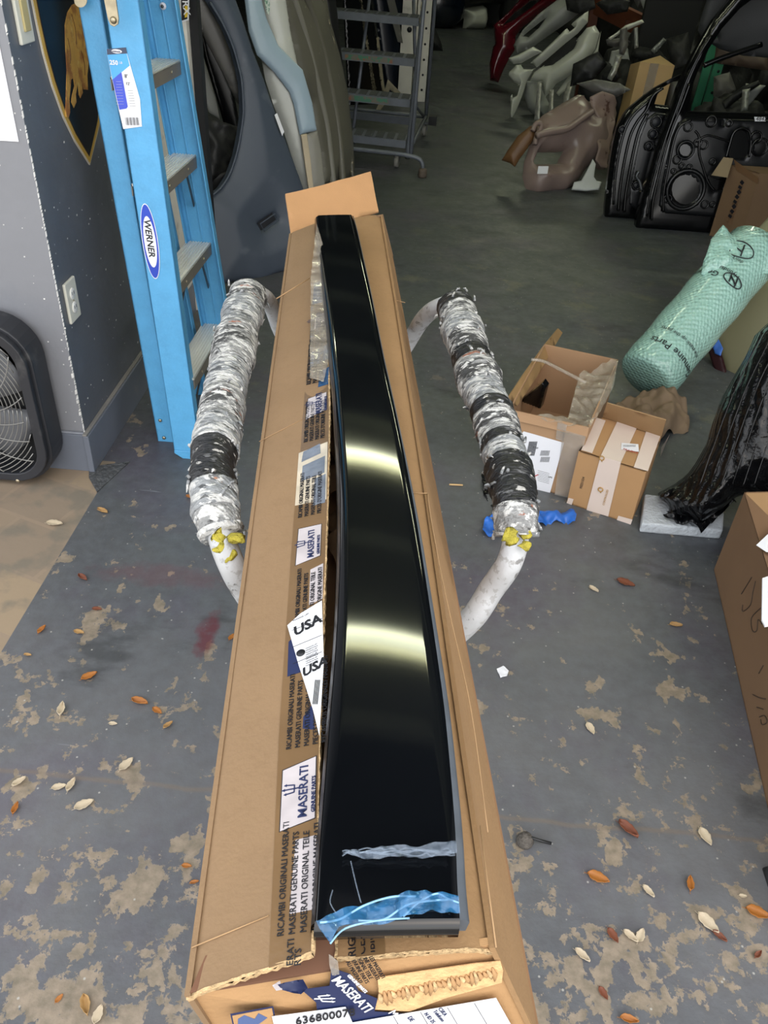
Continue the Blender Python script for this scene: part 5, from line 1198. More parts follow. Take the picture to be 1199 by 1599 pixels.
pwA = (V((Z(796, 185).x, Z(796, 185).y, 0)), V((-.45, -1, .35)).normalized())
panel('white_bumper', 'glossy white bumper with open fog lamp pocket, first of the white pair', 'car bumper', ((796, 185), (795, 150), (808, 130), (800, 128), (792, 118), (793, 112), (805, 100), (825, 98), (843, 82), (862, 64), (884, 42), (900, 28), (917, 15), (916, 32), (900, 50), (880, 66), (850, 92), (830, 108), (820, 125), (812, 150), (804, 170)), pwA, m_wbump, er=.045, crown=.05, N=900, t=.012,
      holes=[((811, 100), (820, 96), (830, 98), (836, 104), (828, 107), (815, 106)), ((797, 138), (811, 130), (806, 148), (798, 152)), ((882, 40), (890, 36), (896, 42), (888, 48))])
panel('white_bumper', 'white blade-shaped bumper corner on top of the first white bumper', 'car bumper', ((793, 90), (810, 84), (832, 72), (845, 80), (830, 88), (812, 98), (800, 99), (794, 94)), (pwA[0] + V((-.05, -.12, .05)), pwA[1]), m_wbump, er=.03, crown=.04, N=200)
panel('white_bumper', 'white bumper with long dark mesh opening, second of the white pair', 'car bumper', ((826, 125), (832, 112), (852, 98), (872, 85), (885, 75), (900, 60), (915, 42), (928, 38), (935, 50), (928, 75), (915, 95), (895, 112), (880, 122), (866, 130), (858, 142), (850, 150), (846, 128)), (pwA[0] + V((.22, .10, 0)), pwA[1]), m_wbump, er=.04, crown=.05, N=700, t=.012,
      holes=[((846, 103), (862, 100), (878, 88), (895, 75), (900, 63), (890, 60), (876, 72), (860, 88))])
panel('bumper_mesh', 'dark mesh grille inside the second white bumper', 'grille', ((842, 106), (864, 104), (882, 90), (900, 76), (904, 60), (886, 56), (870, 70), (854, 90)), (pwA[0] + V((.24, .16, 0)), pwA[1]), m_blk2, er=0, N=100)
panel('white_bumper', 'long white fender edge leaning right of the second white bumper', 'car part', ((880, 128), (890, 115), (912, 98), (930, 75), (938, 48), (932, 90), (915, 112), (895, 130), (872, 150), (868, 145)), (pwA[0] + V((.34, .2, 0)), pwA[1]), m_wbump, er=.02, N=200)
panel('silver_bumper', 'silver-grey bumper underneath the white bumpers', 'car bumper', ((820, 125), (838, 126), (850, 150), (858, 165), (850, 180), (836, 182), (824, 172), (817, 150)), (pwA[0] + V((.05, .25, 0)), pwA[1]), m_sil, er=.04, crown=.06, N=300)
for k, (P, lb) in enumerate(((((840, 128), (846, 127), (843, 187), (834, 188)), 'bright metal strip standing behind the silver-grey bumper'), (((858, 140), (865, 140), (863, 186), (856, 188)), 'short bright metal strip right of the silver-grey bumper'), (((886, 130), (899, 121), (890, 150), (884, 192), (876, 192), (880, 150)), 'curved white bracket piece behind the brown fender'))):
    panel('metal_strip', lb, 'car part', P, (pwA[0] + V((.12 + .1 * k, -.05, 0)), pwA[1]), mat('bright_metal_%s' % 'abc'[k], 'b4b4ae', .3, metal=.4, var=.3, vs=30), er=.006, N=60)
# brown-grey fender and liner in front
PW2 = lean(Z(828, 300), Z(940, 292), 28)
panel('raw_bumper', 'brown-grey unpainted bumper with vent opening and white sticker', 'car bumper', ((836, 303), (828, 292), (823, 272), (825, 250), (832, 228), (836, 216), (832, 205), (838, 192), (856, 176), (885, 158), (912, 143), (925, 148), (945, 152), (965, 152), (968, 178), (960, 205), (954, 235), (952, 262), (942, 262), (932, 250), (922, 262), (912, 278), (896, 292), (885, 299), (862, 302), (845, 305)), PW2, m_brown, er=.05, crown=.10, N=1500, t=.006, wr=.035, ws=5,
      holes=[((837, 253), (845, 234), (886, 234), (878, 253)), ((918, 150), (930, 145), (940, 148), (924, 157))])
o = bpy.data.objects['raw_bumper']
m = MB(); 
pts = [(838, 212), (856, 207), (884, 202), (900, 192), (914, 182), (926, 174)]
m.tube(catmull([Pl(x, y, (PW2[0] + PW2[1] * .10, PW2[1])) for x, y in pts], 5), .022, m_brown, 8); m.build('upper_lip', o)
m = MB(); m.tube(catmull([Pl(x, y, (PW2[0] + PW2[1] * .07, PW2[1])) for x, y in ((832, 205), (838, 193), (846, 197), (838, 214), (836, 226))], 5), .016, m_brown, 8); m.build('arch_edge', o)
m = MB(); m.slab([Pl(x, y, (PW2[0] + PW2[1] * .125, PW2[1])) for x, y in ((841, 260), (857, 260), (855, 272), (839, 272))], PW2[1] * .001, m_paper); m.build('white_sticker', o)
panel('inner_arch_piece', 'brown inner arch piece sticking out left of the raw bumper', 'car part', ((783, 250), (792, 235), (808, 212), (828, 196), (838, 196), (834, 214), (822, 232), (810, 248), (803, 260), (795, 254)), (PW2[0] + V((-.05, -.02, 0)), V((-.5, -1, .5)).normalized()), m_rust, er=.012, crown=.03, N=200, t=.008)
panel('liner_sheet', 'tan-pink raw liner sheet right of the brown-grey bumper', 'car part', ((925, 150), (940, 143), (958, 150), (966, 160), (964, 190), (956, 230), (950, 262), (940, 262), (930, 250), (934, 220), (940, 190), (930, 170)), (PW2[0] + PW2[1] * .04 + V((0, -.08, 0)), PW2[1]), mat('pinkish_liner', '8a766d', .5, var=.1, patches=((20, .62, .68, '4a2a1c', 3, .8),)), er=.01, N=400, wr=.04, ws=6)
panel('white_bracket', 'white bumper bracket on the floor under the raw bumper', 'bracket', ((893, 296), (897, 284), (908, 282), (916, 268), (926, 248), (931, 256), (928, 276), (932, 282), (940, 284), (936, 296), (915, 298)), (V((0, Z(915, 298).y, 0)), V((-.1, -1, .6)).normalized()), mat('clean_white_plastic', 'c4c8c6', .35), er=.008, t=.01)
# jumble on and above the pile
JP = V((-.3, -1, .3)).normalized()
junk = [(((950, 60), (975, 40), (1003, 30), (1006, 35), (985, 44), (968, 52), (954, 62)), m_wbump, 'curved pale strip crossing the orange beam', 7.0),
        (((968, 45), (979, 42), (981, 70), (974, 86), (967, 84)), m_greyp, 'grey bracket hanging below the pale strip', 6.9),
        (((962, 86), (972, 87), (962, 115), (955, 126), (948, 122), (956, 104)), mat('bright_bracket', 'b8bab2', .3, metal=.4, var=.4, vs=60), 'bright perforated metal bracket left of the tan carton', 6.8),
        (((990, 44), (996, 42), (997, 74), (991, 76)), m_sil, 'thin silver strip right of the grey bracket', 7.0),
        (((1016, 78), (1036, 58), (1041, 62), (1022, 84)), mat('bright_lamp_piece', 'a7aaa6', .25, metal=.3, var=.5, vs=50), 'small bright lamp piece under the orange beam', 7.3),
        (((946, 62), (975, 58), (985, 66), (960, 74), (948, 70)), m_greyp, 'grey plastic scoop behind the bright bracket', 7.2),
        (((955, 80), (980, 74), (984, 100), (960, 116), (948, 112)), m_sil, 'silver-grey slatted panel behind the bright bracket', 7.3),
        (((990, 70), (1030, 78), (1045, 95), (1000, 96), (985, 88)), m_blk2, 'black box-shaped part above the tan carton', 7.4),
        (((900, 130), (930, 124), (968, 130), (985, 140), (960, 152), (925, 144)), m_greyp, 'grey liner edge lying on the raw bumper', 6.2),
        (((940, 118), (965, 95), (970, 120), (960, 130), (938, 130)), m_blk, 'black fragment left of the tan carton', 6.9),
        (((895, 100), (935, 80), (948, 100), (925, 125), (890, 135)), m_blk, 'black bumper piece right of the white bumpers', 7.0),
        (((1000, 0), (1022, -10), (1040, 10), (1030, 26), (1008, 22)), m_sil, 'pale crumpled part on the rack above', 7.9),
        (((1026, 22), (1038, 20), (1036, 50), (1024, 52)), m_greyp, 'grey post-like part hanging on the orange beam', 7.8),
        (((930, 5), (960, -8), (985, 2), (980, 18), (948, 22)), m_blk2, 'black plastic part above the orange beam', 8.4),
        (((880, -20), (925, -20), (930, 12), (905, 22), (885, 15)), m_blk2, 'black bumper corner above the white bumpers', 8.6),
        (((985, -10), (1005, -20), (1012, 2), (996, 12)), m_greyp, 'grey duct part above the orange beam', 8.3),
        (((1115, 120), (1140, 112), (1150, 140), (1130, 158), (1114, 150)), m_greyp, 'clear grey bagged part seen through the door window', 7.2),
        (((1160, 140), (1172, 138), (1168, 172), (1157, 174)), mat('bright_hinge', 'b8bab4', .3, metal=.4, var=.4, vs=50), 'bright hinge bracket seen through the door window', 6.9),
        (((1125, 160), (1160, 135), (1185, 125), (1188, 132), (1160, 150), (1132, 172)), m_blk, 'black strut seen through the door window', 7.0),
        (((1165, 130), (1196, 134), (1170, 165), (1164, 160)), m_sil, 'triangular grey frame seen through the door window', 7.1),
        (((1120, 60), (1200, 90), (1200, 110), (1115, 98)), mat('beige_rail', '5b4c42', .6), 'brown rail behind the dark grey hanging board', 7.4),
        (((1040, 60), (1075, 50), (1080, 100), (1050, 112)), m_blk2, 'black textured part left of the green upright', 7.2),
        (((1045, 128), (1062, 126), (1052, 238), (1034, 238)), m_greyp, 'grey part between tan carton and green upright', 6.9)]
for P, mt, lb, y in junk:
    pl = (V((0, y, 0)), JP)
    panel('spare_part', lb, 'car part', P, pl, mt, er=.012, crown=.025, N=120, t=.012, wr=.02, ws=12)
random.seed(21)
# dark heaps filling the shelves behind
heap_l = ['lowest dark heap of parts behind the red bumper', 'dark heap of parts behind the white bumpers', 'dark heap of parts under the orange beam', 'dark heap of parts behind the tan carton', 'dark heap of parts behind the black front door', 'dark heap of parts at the right wall']
for k, (x, y, s) in enumerate(((2.0, 11.6, .8), (2.8, 10.0, .7), (2.35, 8.4, .45), (3.1, 8.7, .4), (3.1, 7.5, .4), (3.1, 6.3, .4))):
    o = blob('parts_heap', heap_l[k], 'pile of parts', V((x, y, s * .75)), s, m_blk2, k * 3.1, .5, 2.2, (.8, .8, .95), n=40); o['kind'] = 'stuff'

for lb, c, s, sq in (('dark low heap of parts under the pale strip and brackets', (1.38, 7.12, .28), .31, (1.0, .85, .95)), ('dark low heap of parts seen low through the black door window', (2.12, 6.62, .22), .30, (1.0, .6, .8)), ('dark low heap of parts between the tan carton and the racking', (1.62, 7.72, .36), .36, (.75, .6, 1.1))):
    o = blob('parts_heap', lb, 'pile of parts', V(c), s, m_blk2, c[0] * 5, .35, 2.6, sq, n=40); o['kind'] = 'stuff'

# ------------------------------------------------------------------ bubble wrap roll
m_bub = mat('green_bubble_wrap', '93bcb0', .2, var=.08, vs=8, coat=.6, alpha=1)
nt = m_bub.node_tree; b = nt.nodes['Principled BSDF']; vo = nt.nodes.new('ShaderNodeTexVoronoi'); vo.inputs['Scale'].default_value = 75; vo.inputs['Randomness'].default_value = .25
tc = nt.nodes.new('ShaderNodeTexCoord'); nt.links.new(tc.outputs['Object'], vo.inputs[0]); bp = nt.nodes.new('ShaderNodeBump'); bp.invert = True; bp.inputs['Strength'].default_value = .8; bp.inputs['Distance'].default_value = .008
nt.links.new(vo.outputs[0], bp.inputs['Height']); nt.links.new(bp.outputs[0], b.inputs['Normal'])
t = thing('bubble_wrap_roll', 'pale green bubble wrap roll with black print leaning towards the right wall', 'bubble wrap', (1.0, 2.95, 0))
c0 = Z(1008, 592, .10); c1 = Z(1178, 390, .46)
ax = (c1 - c0).normalized(); Rr = .116
a_ = ax.orthogonal().normalized(); b_ = ax.cross(a_)
Ln = (c1 - c0).length
m = MB(); prof = [(.02, 0), (Rr * .86, .0), (Rr * .97, .012)] + [(Rr * (1 + .02 * math.sin(k * 1.7)), .03 + (Ln - .03) * k / 14) for k in range(15)] + [(Rr * .8, Ln + .005), (.02, Ln)]
m.lathe(c0, ax, prof, m_bub, 40); m.build('roll', t)
view = (CO - (c0 + c1) / 2).normalized(); fn = (view - ax * view.dot(ax)).normalized(); sdv = ax.cross(fn).normalized()
if sdv.x > 0: sdv = -sdv         # sdv points to the picture's left
m = MB(); PFp = plane3(c0 + fn * Rr * .2 + sdv * Rr * 1.0, c1 + fn * Rr * .2 + sdv * Rr, c0 + fn * Rr * .25 + sdv * Rr * 1.6)
P_ = (c1 + sdv * Rr * .8, fn)
shell(m, ((1130, 350), (1158, 372), (1164, 378), (1178, 366), (1196, 372), (1230, 400), (1215, 430), (1170, 420), (1130, 440), (1095, 428), (1100, 405), (1112, 372)), (c1 + fn * Rr * .75, fn), m_bub, t=.004, er=.006, crown=.03, wr=.02, ws=14, N=700); m.build('loose_end', t)
def cyl_text(mb, s, a, ang, size, mt):
    """text lying on the roll; a = distance from foot, ang = angle from the viewer side"""
    tmp = MB(); tmp.text(s, (0, 0, 0), (1, 0, 0), (0, 1, 0), size, mt, ex=.0003)
    vs = []
    for v in tmp.v:
        th = ang + v.x / Rr; d = fn * math.cos(th) + sdv * -math.sin(th) * -1
        vs.append(c0 + ax * (a - v.y) + d * (Rr * 1.022 + .002 + v.z))
    mb.add(vs, tmp.f, mt)
m = MB(); 
cyl_text(m, 'Genuine Parts', .105, -1.25, .040, m_ink); cyl_text(m, 'the stack up the parts.', .16, -.9, .021, m_ink); cyl_text(m, 'Genuine', .47, .35, .036, m_ink); cyl_text(m, 'Hyundai', .50, -.2, .024, m_ink); cyl_text(m, "don't throw", .56, .0, .02, m_ink)
m.build('printing', t)
for (a, an, R, sc) in ((.47, -.12, .030, 1), (.60, .45, .05, 1.)):
    m = MB()
    pts = []
    for k in range(25):
        q = 2 * PI * k / 24; th = an + R * 1.3 * math.cos(q) / Rr; d = fn * math.cos(th) + sdv * math.sin(th); pts.append(c0 + ax * (a + R * .75 * math.sin(q)) + d * (Rr * 1.022 + .002))
    m.tube(pts, .0022, m_ink, 5)
    for s in (-1, 1):
        pts = []
        for q in (-1, -.3, .3, 1):
            th = an + (s * .45 * R + q * .15 * R) / Rr; d = fn * math.cos(th) + sdv * math.sin(th); pts.append(c0 + ax * (a + R * .5 * q) + d * (Rr * 1.022 + .002))
        m.tube(pts, .003, m_ink, 5)
    pts = [c0 + ax * (a + q * .008) + (fn * math.cos(an + q * R * .5 / Rr) + sdv * math.sin(an + q * R * .5 / Rr)) * (Rr * 1.022 + .002) for q in (-1, 0, 1)]; m.tube(pts, .003, m_ink, 5); m.build('printed_logo', t)
# khaki panel behind, red piece with blue tape, black wrapped bundle
m_khaki = mat('khaki_panel', '7d7a5e', .4, var=.05, vs=3)
kb0, kb1 = Z(1128, 640) + V((.20, .27, 0)), V((1.95, 2.57, 0))
PK = plane3(kb0, kb1, kb0 + V((.25, .45, .75)))
panel('khaki_panel', 'large khaki-green body panel leaning behind the bubble wrap roll', 'car part', ((1133, 640), (1134, 620), (1128, 575), (1108, 520), (1110, 480), (1154, 385), (1199, 336), (1240, 300), (1300, 300), (1330, 520), (1240, 628)), PK, m_khaki, er=.02, crown=.02, N=500)
m = MB(); m.tube(catmull([Pl(x, y, (PK[0] + PK[1] * .02, PK[1])) for x, y in ((1137, 606), (1150, 590), (1172, 564), (1200, 530))], 4), .005, m_khaki, 6); m.build('crease_line', bpy.data.objects['khaki_panel'])
panel('maroon_trim', 'dark maroon trim piece beside the khaki panel', 'car trim', ((1100, 530), (1112, 522), (1124, 545), (1133, 575), (1137, 608), (1133, 630), (1124, 600), (1112, 570)), (PK[0] + PK[1] * .03, PK[1]), mat('maroon_plastic', '2b0c12', .4), er=.01, N=120)
panel('blue_tape_tab', 'blue masking tape tab on the maroon trim', 'tape', ((1109, 530), (1112, 526), (1121, 528), (1129, 544), (1125, 556), (1116, 552)), (PK[0] + PK[1] * .045, PK[1]), mat('blue_masking_tape', '3d6fc4', .5), er=.004, N=60, wr=.004, ws=40)
m_wrap = mat('black_stretch_film', '0b0c0e', .16, var=.3, vs=9, coat=.6, stretch=(1, 1, 1))
nt = m_wrap.node_tree; b = nt.nodes['Principled BSDF']; b.inputs['Coat Weight'].default_value = .12; b.inputs['Specular IOR Level'].default_value = .3; wv = nt.nodes.new('ShaderNodeTexWave'); wv.inputs['Scale'].default_value = 9; wv.inputs['Distortion'].default_value = 6; wv.inputs['Detail'].default_value = 4; wv.inputs['Detail Scale'].default_value = 1.2
tc = nt.nodes.new('ShaderNodeTexCoord'); mp = nt.nodes.new('ShaderNodeMapping'); mp.inputs['Rotation'].default_value = (.3, .5, 1.0); nt.links.new(tc.outputs['Object'], mp.inputs[0]); nt.links.new(mp.outputs[0], wv.inputs[0])
bp = nt.nodes.new('ShaderNodeBump'); bp.inputs['Strength'].default_value = .7; bp.inputs['Distance'].default_value = .012; nt.links.new(wv.outputs[0], bp.inputs['Height']); nt.links.new(bp.outputs[0], b.inputs['Normal'])
t = thing('wrapped_bundle', 'tall bundle wrapped in black stretch film leaning beside the large carton', 'wrapped parcel', (1.35, 2.2, 0))
q0 = Z(1085, 800, .05); PWp = (Z(1080, 812, .06), V((-.25, -.95, .55)).normalized())
m = MB(); shell(m, ((1199, 505), (1180, 545), (1155, 590), (1136, 625), (1126, 650), (1118, 680), (1116, 690), (1105, 710), (1090, 735), (1068, 758), (1040, 772), (1030, 778), (1044, 786), (1050, 800), (1036, 806), (1060, 812), (1075, 815), (1095, 826), (1112, 812), (1130, 798), (1150, 780), (1170, 775), (1230, 800), (1290, 780), (1300, 560), (1260, 470)), PWp, m_wrap, t=.10, er=.06, crown=.12, N=1800, wr=.05, ws=6, rounder=1); m.build('film_body', t)
m = MB(); random.seed(9)
for k in range(6):
    x0 = 1122 + k * 15; pts = [(x0 + 70 - k, 520 + k * 4), (x0 + 30, 600 + k * 3), (x0 - 5 + k, 690 + k * 2), (x0 - 30 + 2 * k, 760)]
    m.tube(catmull([Pl(x, y, (PWp[0] + PWp[1] * (.095 + random.uniform(-.01, .015)), PWp[1])) for x, y in pts], 6), .0018, m_wrap, 5)
m.build('stretch_fold', t)
m = MB(); shell(m, ((1030, 780), (1048, 768), (1075, 772), (1110, 790), (1150, 785), (1128, 800), (1098, 828), (1080, 820), (1060, 815), (1034, 808), (1052, 800), (1046, 790)), (Z(1070, 815, .05), V((-.1, -.4, 1)).normalized()), m_wrap, t=.004, er=.004, wr=.06, ws=14, N=500); m.build('loose_film', t)
# foam slab
fz = .035
a, b, c, d = Z(998, 832), Z(1124, 843), Z(1127, 800), Z(1003, 785)
t_ = MB(); t_.slab([a, b, c, d], (0, 0, fz), mat('white_foam', 'b9c0c6', .9, var=.06, vs=40, bump=.6, bs=90)); tag(t_.build('foam_slab', bevel=.006), 'white foam slab on the floor under the black wrapped bundle', 'foam')
# big brown carton at the right edge
mbig = mat('dull_brown_cardboard', '73583f', .8, var=.05, vs=4, patches=((3, .5, .7, '674d37', 5, .5),))
A0 = Z(1115, 890); A1 = A0 + (Z(1199, 1262) - A0) * 1.35; H_ = .275; rt = V((.55, .10, 0))
C_ = [A1, A1 + rt, A0 + rt, A0]; C_ = C_ + [c + V((0, 0, H_)) for c in C_]
t = carton('cardboard_box', 'large brown carton with handwritten numbers at the right edge of the floor', C_, mbig, open_top=True)
PC = plane3(C_[0], C_[3], C_[7])
m = MB(); k1 = C_[7]; k2 = C_[4]
m.slab([C_[7], C_[4], C_[4] + V((.20, 0, -.05)), C_[7] + V((.2, .03, -.05))], (0, 0, -.004), mbig); m.build('flap', t)
m = MB(); m.slab([C_[7], C_[6], C_[6] + V((0, -.2, -.03)), C_[7] + V((0.03, -.2, -.03))], (0, 0, -.004), mat('paler_brown_flap', '9a7a55', .8)); m.build('flap', t)
m = MB(); m_pen = mat('pen_line', '3c2f24', .6)
def pen(*pts): m.tube(catmull([Pl(x, y, (PC[0] + PC[1] * .001, PC[1])) for x, y in pts], 4), .0012, m_pen, 5)
pen((1174, 902), (1166, 915), (1158, 928)); pen((1180, 908), (1176, 925), (1172, 945), (1160, 955), (1160, 945)); pen((1188, 950), (1174, 965), (1175, 985), (1182, 985), (1184, 968), (1190, 975))
pen((1176, 1085), (1186, 1090), (1196, 1092)); pen((1182, 1105), (1192, 1108)); pen((1186, 1120), (1194, 1118), (1198, 1128), (1190, 1132), (1188, 1124)); pen((1192, 1040), (1185, 1052))
m.build('handwriting', t)
m = MB(); n_ = V((0, 0, 1)); 
m.slab([Z(x, y, H_ + .01) for x, y in ((1181, 852), (1215, 820), (1230, 870), (1196, 862))], (0, 0, .001), m_paper); tag(m.build('white_paper'), 'white paper sheet on top of the large right-hand carton', 'paper')
m = MB(); P_ = [Z(x, y, H_ + .012) for x, y in ((1190, 905), (1206, 900), (1225, 975), (1194, 980), (1189, 970))]; m.slab(P_, (0, 0, .004), m_paper); tag(m.build('white_card'), 'white rounded card hanging over the edge of the large right-hand carton', 'paper')

# ------------------------------------------------------------------ two small cartons
m_kb = mat('kraft_box_a', 'a08060', .8, var=.05, vs=8); m_kb2 = mat('kraft_box_b', 'a68158', .8, var=.05, vs=8); m_inside = mat('box_inside_a', '836a49', .85, var=.06)
Bz = .195
f0, f1 = Z(885, 786), Z(985, 819); g1 = Z(1033, 683, Bz); g0 = Z(941, 652, Bz)
bk0 = V((g0.x, g0.y, 0)); bk1 = V((g1.x, g1.y, 0))
C_ = [f0, f1, bk1, bk0, V((f0.x, f0.y, Bz)), V((f1.x, f1.y, Bz)), g1, g0]
t = carton('cardboard_box', 'small brown carton closed with white printed tape, right of the open carton', C_, m_kb2)
pf = plane3(C_[0], C_[1], C_[5]); pt = plane3(C_[4], C_[5], C_[6])
m_wt = mat('white_printed_tape', 'd8c8bd', .3, var=.04, alpha=.92); m_wt2 = mat('tape_logo_tan', 'b08a4e', .5)
m = MB(); decal(m, ((938, 713), (970, 722), (950, 807), (916, 797)), pf, m_wt, .002); decal(m, ((938, 713), (970, 722), (995, 668), (964, 659)), pt, m_wt, .002)
for (x, y) in ((940, 716), (938, 765)):
    cc = Pl(x, y, (pf[0] + pf[1] * .004, pf[1])); torus(m, cc, pf[1], .007, .0018, m_wt2, 12); m.bar(cc + V((0, 0, -.007)), cc + V((.004, 0, -.013)), .003, .0006, m_wt2, up=pf[1])
decal(m, ((908, 703), (925, 708), (946, 657), (930, 652)), pt, m_wt, .002); decal(m, ((990, 730), (1012, 736), (1032, 680), (1010, 672)), pt, m_wt, .002)
decal(m, ((888, 778), (896, 780), (893, 789), (885, 786)), pf, m_wt, .002); decal(m, ((966, 806), (988, 812), (985, 820), (963, 813)), pf, m_wt, .002)
m.text('CONTROLLED', Pl(944, 790, (pf[0] + pf[1] * .004, pf[1])), C_[4] - C_[0], C_[0] - C_[1], .009, m_wt2, ex=.0002); m.build('white_tape', t)
m = MB(); m.text('F0221324', Pl(909, 764, (pf[0] + pf[1] * .001, pf[1])), C_[4] - C_[0], C_[0] - C_[1], .011, m_ink, ex=.0002); m.build('printed_code', t)
m = MB(); decal(m, ((971, 692), (997, 694), (998, 706), (970, 702)), pt, m_paper, .004); m.text('FRAGILE', Pl(973, 702, (pt[0] + pt[1] * .006, pt[1])), C_[5] - C_[4], C_[7] - C_[4], .012, m_red, ex=.0002)
for k in range(10): m.bar(Pl(974 + k * 2, 698, (pt[0] + pt[1] * .006, pt[1])), Pl(974.5 + k * 2, 695, (pt[0] + pt[1] * .006, pt[1])), .001, .0002, m_ink, up=pt[1])
m.build('small_label', t)
m = MB(); pbk = lean(g0, g1, -25); shell(m, [g0, g1, Pl(1040, 657, pbk), Pl(948, 630, pbk)], pbk, mat('open_flap_tan', '927552', .8), t=.004, er=0, N=60, raw=True); m.build('back_flap', t)
m = MB(); pr_ = plane3(C_[1], C_[2], C_[6]); decal(m, ((1033, 700), (1053, 668), (1050, 690), (1030, 735)), pr_, m_wt, .004); m.build('side_tape', t)
# open carton with labels
h2 = .26
f0, f1 = Z(755, 750), Z(882, 787); 
u0 = V((f0.x, f0.y, h2)); u1 = Z(920, 668, h2); f1 = V((u1.x, u1.y, 0)); u0 = Z(795, 640, h2); f0 = V((u0.x, u0.y, 0))
g1 = Z(966, 562, h2); g0 = Z(862, 549, h2) ; g0 = u0 + (g1 - u1) * .98 + V((-.01, .02, 0))
C_ = [f0, f1, V((g1.x, g1.y, 0)), V((g0.x, g0.y, 0)), u0, u1, g1, g0]
t = carton('cardboard_box', 'small open brown carton with white shipping labels by the right padded arm', C_, m_kb, open_top=True)
pf = plane3(C_[0], C_[1], C_[5])
def pq(x, y, h=.003): return Pl(x, y, (pf[0] + pf[1] * h, pf[1]))
m = MB(); m.slab([pq(x, y) for x, y in ((818, 674), (881, 692), (857, 778), (793, 756), (778, 745), (782, 720))], -pf[1] * .0004, m_paper)
fx_ = (C_[1] - C_[0]).normalized(); fu = V((0, 0, 1))
for k in range(12): m.bar(pq(822 + k * 1.1, 712 - k * .0, .0038), pq(827 + k * 1.1, 690, .0038), .0009 + .0007 * (k % 2), .0002, m_ink, up=pf[1])
for k in range(16): m.bar(pq(844 + (k % 8) * 1.8, 722 - (k // 8) * 10, .0038), pq(846 + (k % 8) * 1.8, 714 - (k // 8) * 10, .0038), .0014, .0002, m_ink, up=pf[1])
m.text('X', pq(826, 748, .0038), fx_, fu, .035, m_red, ex=.0002, shear=.2); m.text('SHIP', pq(832, 700, .0038), fx_, fu, .009, m_ink, ex=.0002); m.text('UPS', pq(856, 746, .0038), fx_, fu, .008, m_ink, ex=.0002)
for k in range(7): m.bar(pq(840, 735 + k * 2.6, .0038), pq(858, 740 + k * 2.6, .0038), .0008, .0002, m_ink, up=pf[1])
m.build('shipping_label', t)
m = MB(); m.slab([pq(x, y, .006) for x, y in ((871, 660), (886, 664), (880, 690), (868, 686))], -pf[1] * .0004, m_cleartape); m.slab([pq(x, y, .006) for x, y in ((880, 672), (915, 682), (896, 786), (866, 776))], -pf[1] * .0004, m_cleartape); m.build('clear_tape', t)
plf = lean(u0, g0, -6)
m = MB(); pl_ = plane3(u0, g0, g0 + V((-.05, 0, .09))); shell(m, ((790, 627), (808, 634), (838, 590), (879, 520), (872, 513), (850, 540), (820, 582)), pl_, mat('flap_tan_edge', '95784f', .8), t=.004, er=0, N=60); m.build('left_flap', t)
m = MB(); shell(m, [Z(x, y, h2 + .002) for x, y in ((905, 585), (966, 560), (958, 605), (922, 668), (890, 662), (812, 642), (850, 648), (888, 650))], (V((0, 0, h2)), V((0, 0, 1))), m_bag, t=.0006, er=0, wr=.02, ws=24, N=400, raw=True); m.build('torn_clear_bag', t)
m = MB(); m.tube(catmull([Z(x, y, h2 + .03) for x, y in ((830, 562), (850, 565), (880, 580), (915, 598))], 5), .006, m_cleartape, 6); m.build('tape_string', t)
m = MB(); m.slab([C_[4] + V((.0, .0, -.001)), C_[5] + V((0, 0, -.001)), C_[5] + V((.0, -.006, -.03)), C_[4] + V((-.0, -.008, -.028))], (0, .003, 0), m_kb); m.build('front_flap', t)
m = MB(); shell(m, [Z(x, y, z) for x, y, z in ((812, 628, .18), (846, 600, .30), (855, 603, .29), (843, 640, .18))], plane3(Z(812, 628, .18), Z(846, 600, .30), Z(843, 640, .18)), mat('glossy_black_part', '0a0b0d', .15), t=.02, er=.005, N=60, raw=True); tag(m.build('black_car_part'), 'glossy black wedge-shaped part sticking out of the open carton', 'car part')
m = MB(); shell(m, [Z(x, y, .01) for x, y in ((752, 738), (770, 700), (800, 740), (850, 800), (810, 800), (770, 790), (756, 770))], (V((0, 0, .01)), V((0, 0, 1))), m_wrap, t=.003, er=.003, wr=.03, ws=20, N=300, raw=True); tag(m.build('black_plastic_sheet'), 'crumpled black plastic under the open carton', 'plastic sheet')
# kraft paper crumple
m_kp = mat('grey_kraft_paper', '7d6a54', .8, var=.15, vs=9)
m = MB(); shell(m, [Z(x, y, .05) for x, y in ((950, 640), (985, 620), (1030, 612), (1068, 625), (1083, 650), (1080, 662), (1050, 662), (1030, 680), (1010, 672), (980, 660))], (Z(1015, 650, .05), V((-.05, -.2, 1)).normalized()), m_kp, t=.002, er=.03, wr=.05, ws=15, N=1100, raw=True, crown=.03, rounder=1)
tag(m.build('crumpled_paper'), 'crumpled brown packing paper behind the taped carton', 'packing paper')
m_bl = mat('blue_plastic', '2462b8', .4, var=.15, vs=20)
m = MB(); shell(m, ((753, 832), (757, 812), (775, 802), (800, 806), (835, 798), (868, 800), (893, 796), (900, 806), (898, 816), (870, 812), (838, 822), (805, 826), (780, 834), (768, 837)), (V((0, 0, .012)), V((0, 0, 1))), m_bl, t=.002, er=.002, wr=.022, ws=24, N=500); tag(m.build('blue_plastic_strip'), 'crumpled bright blue plastic strip on the floor by the open carton', 'plastic')
m = MB(); shell(m, ((776, 1045), (786, 1040), (795, 1047), (792, 1056), (782, 1058)), (V((0, 0, .004)), V((0, 0, 1))), m_paper, t=.001, er=0, wr=.004, ws=60, N=40); tag(m.build('paper_scrap'), 'small white paper scrap on the floor right of the long carton', 'paper')
m = MB(); m.tube([Z(702, 757, .004), Z(723, 758, .004)], .003, m_tan, 6); tag(m.build('wood_sliver'), 'thin pale wood sliver on the floor right of the long carton', 'wood scrap')
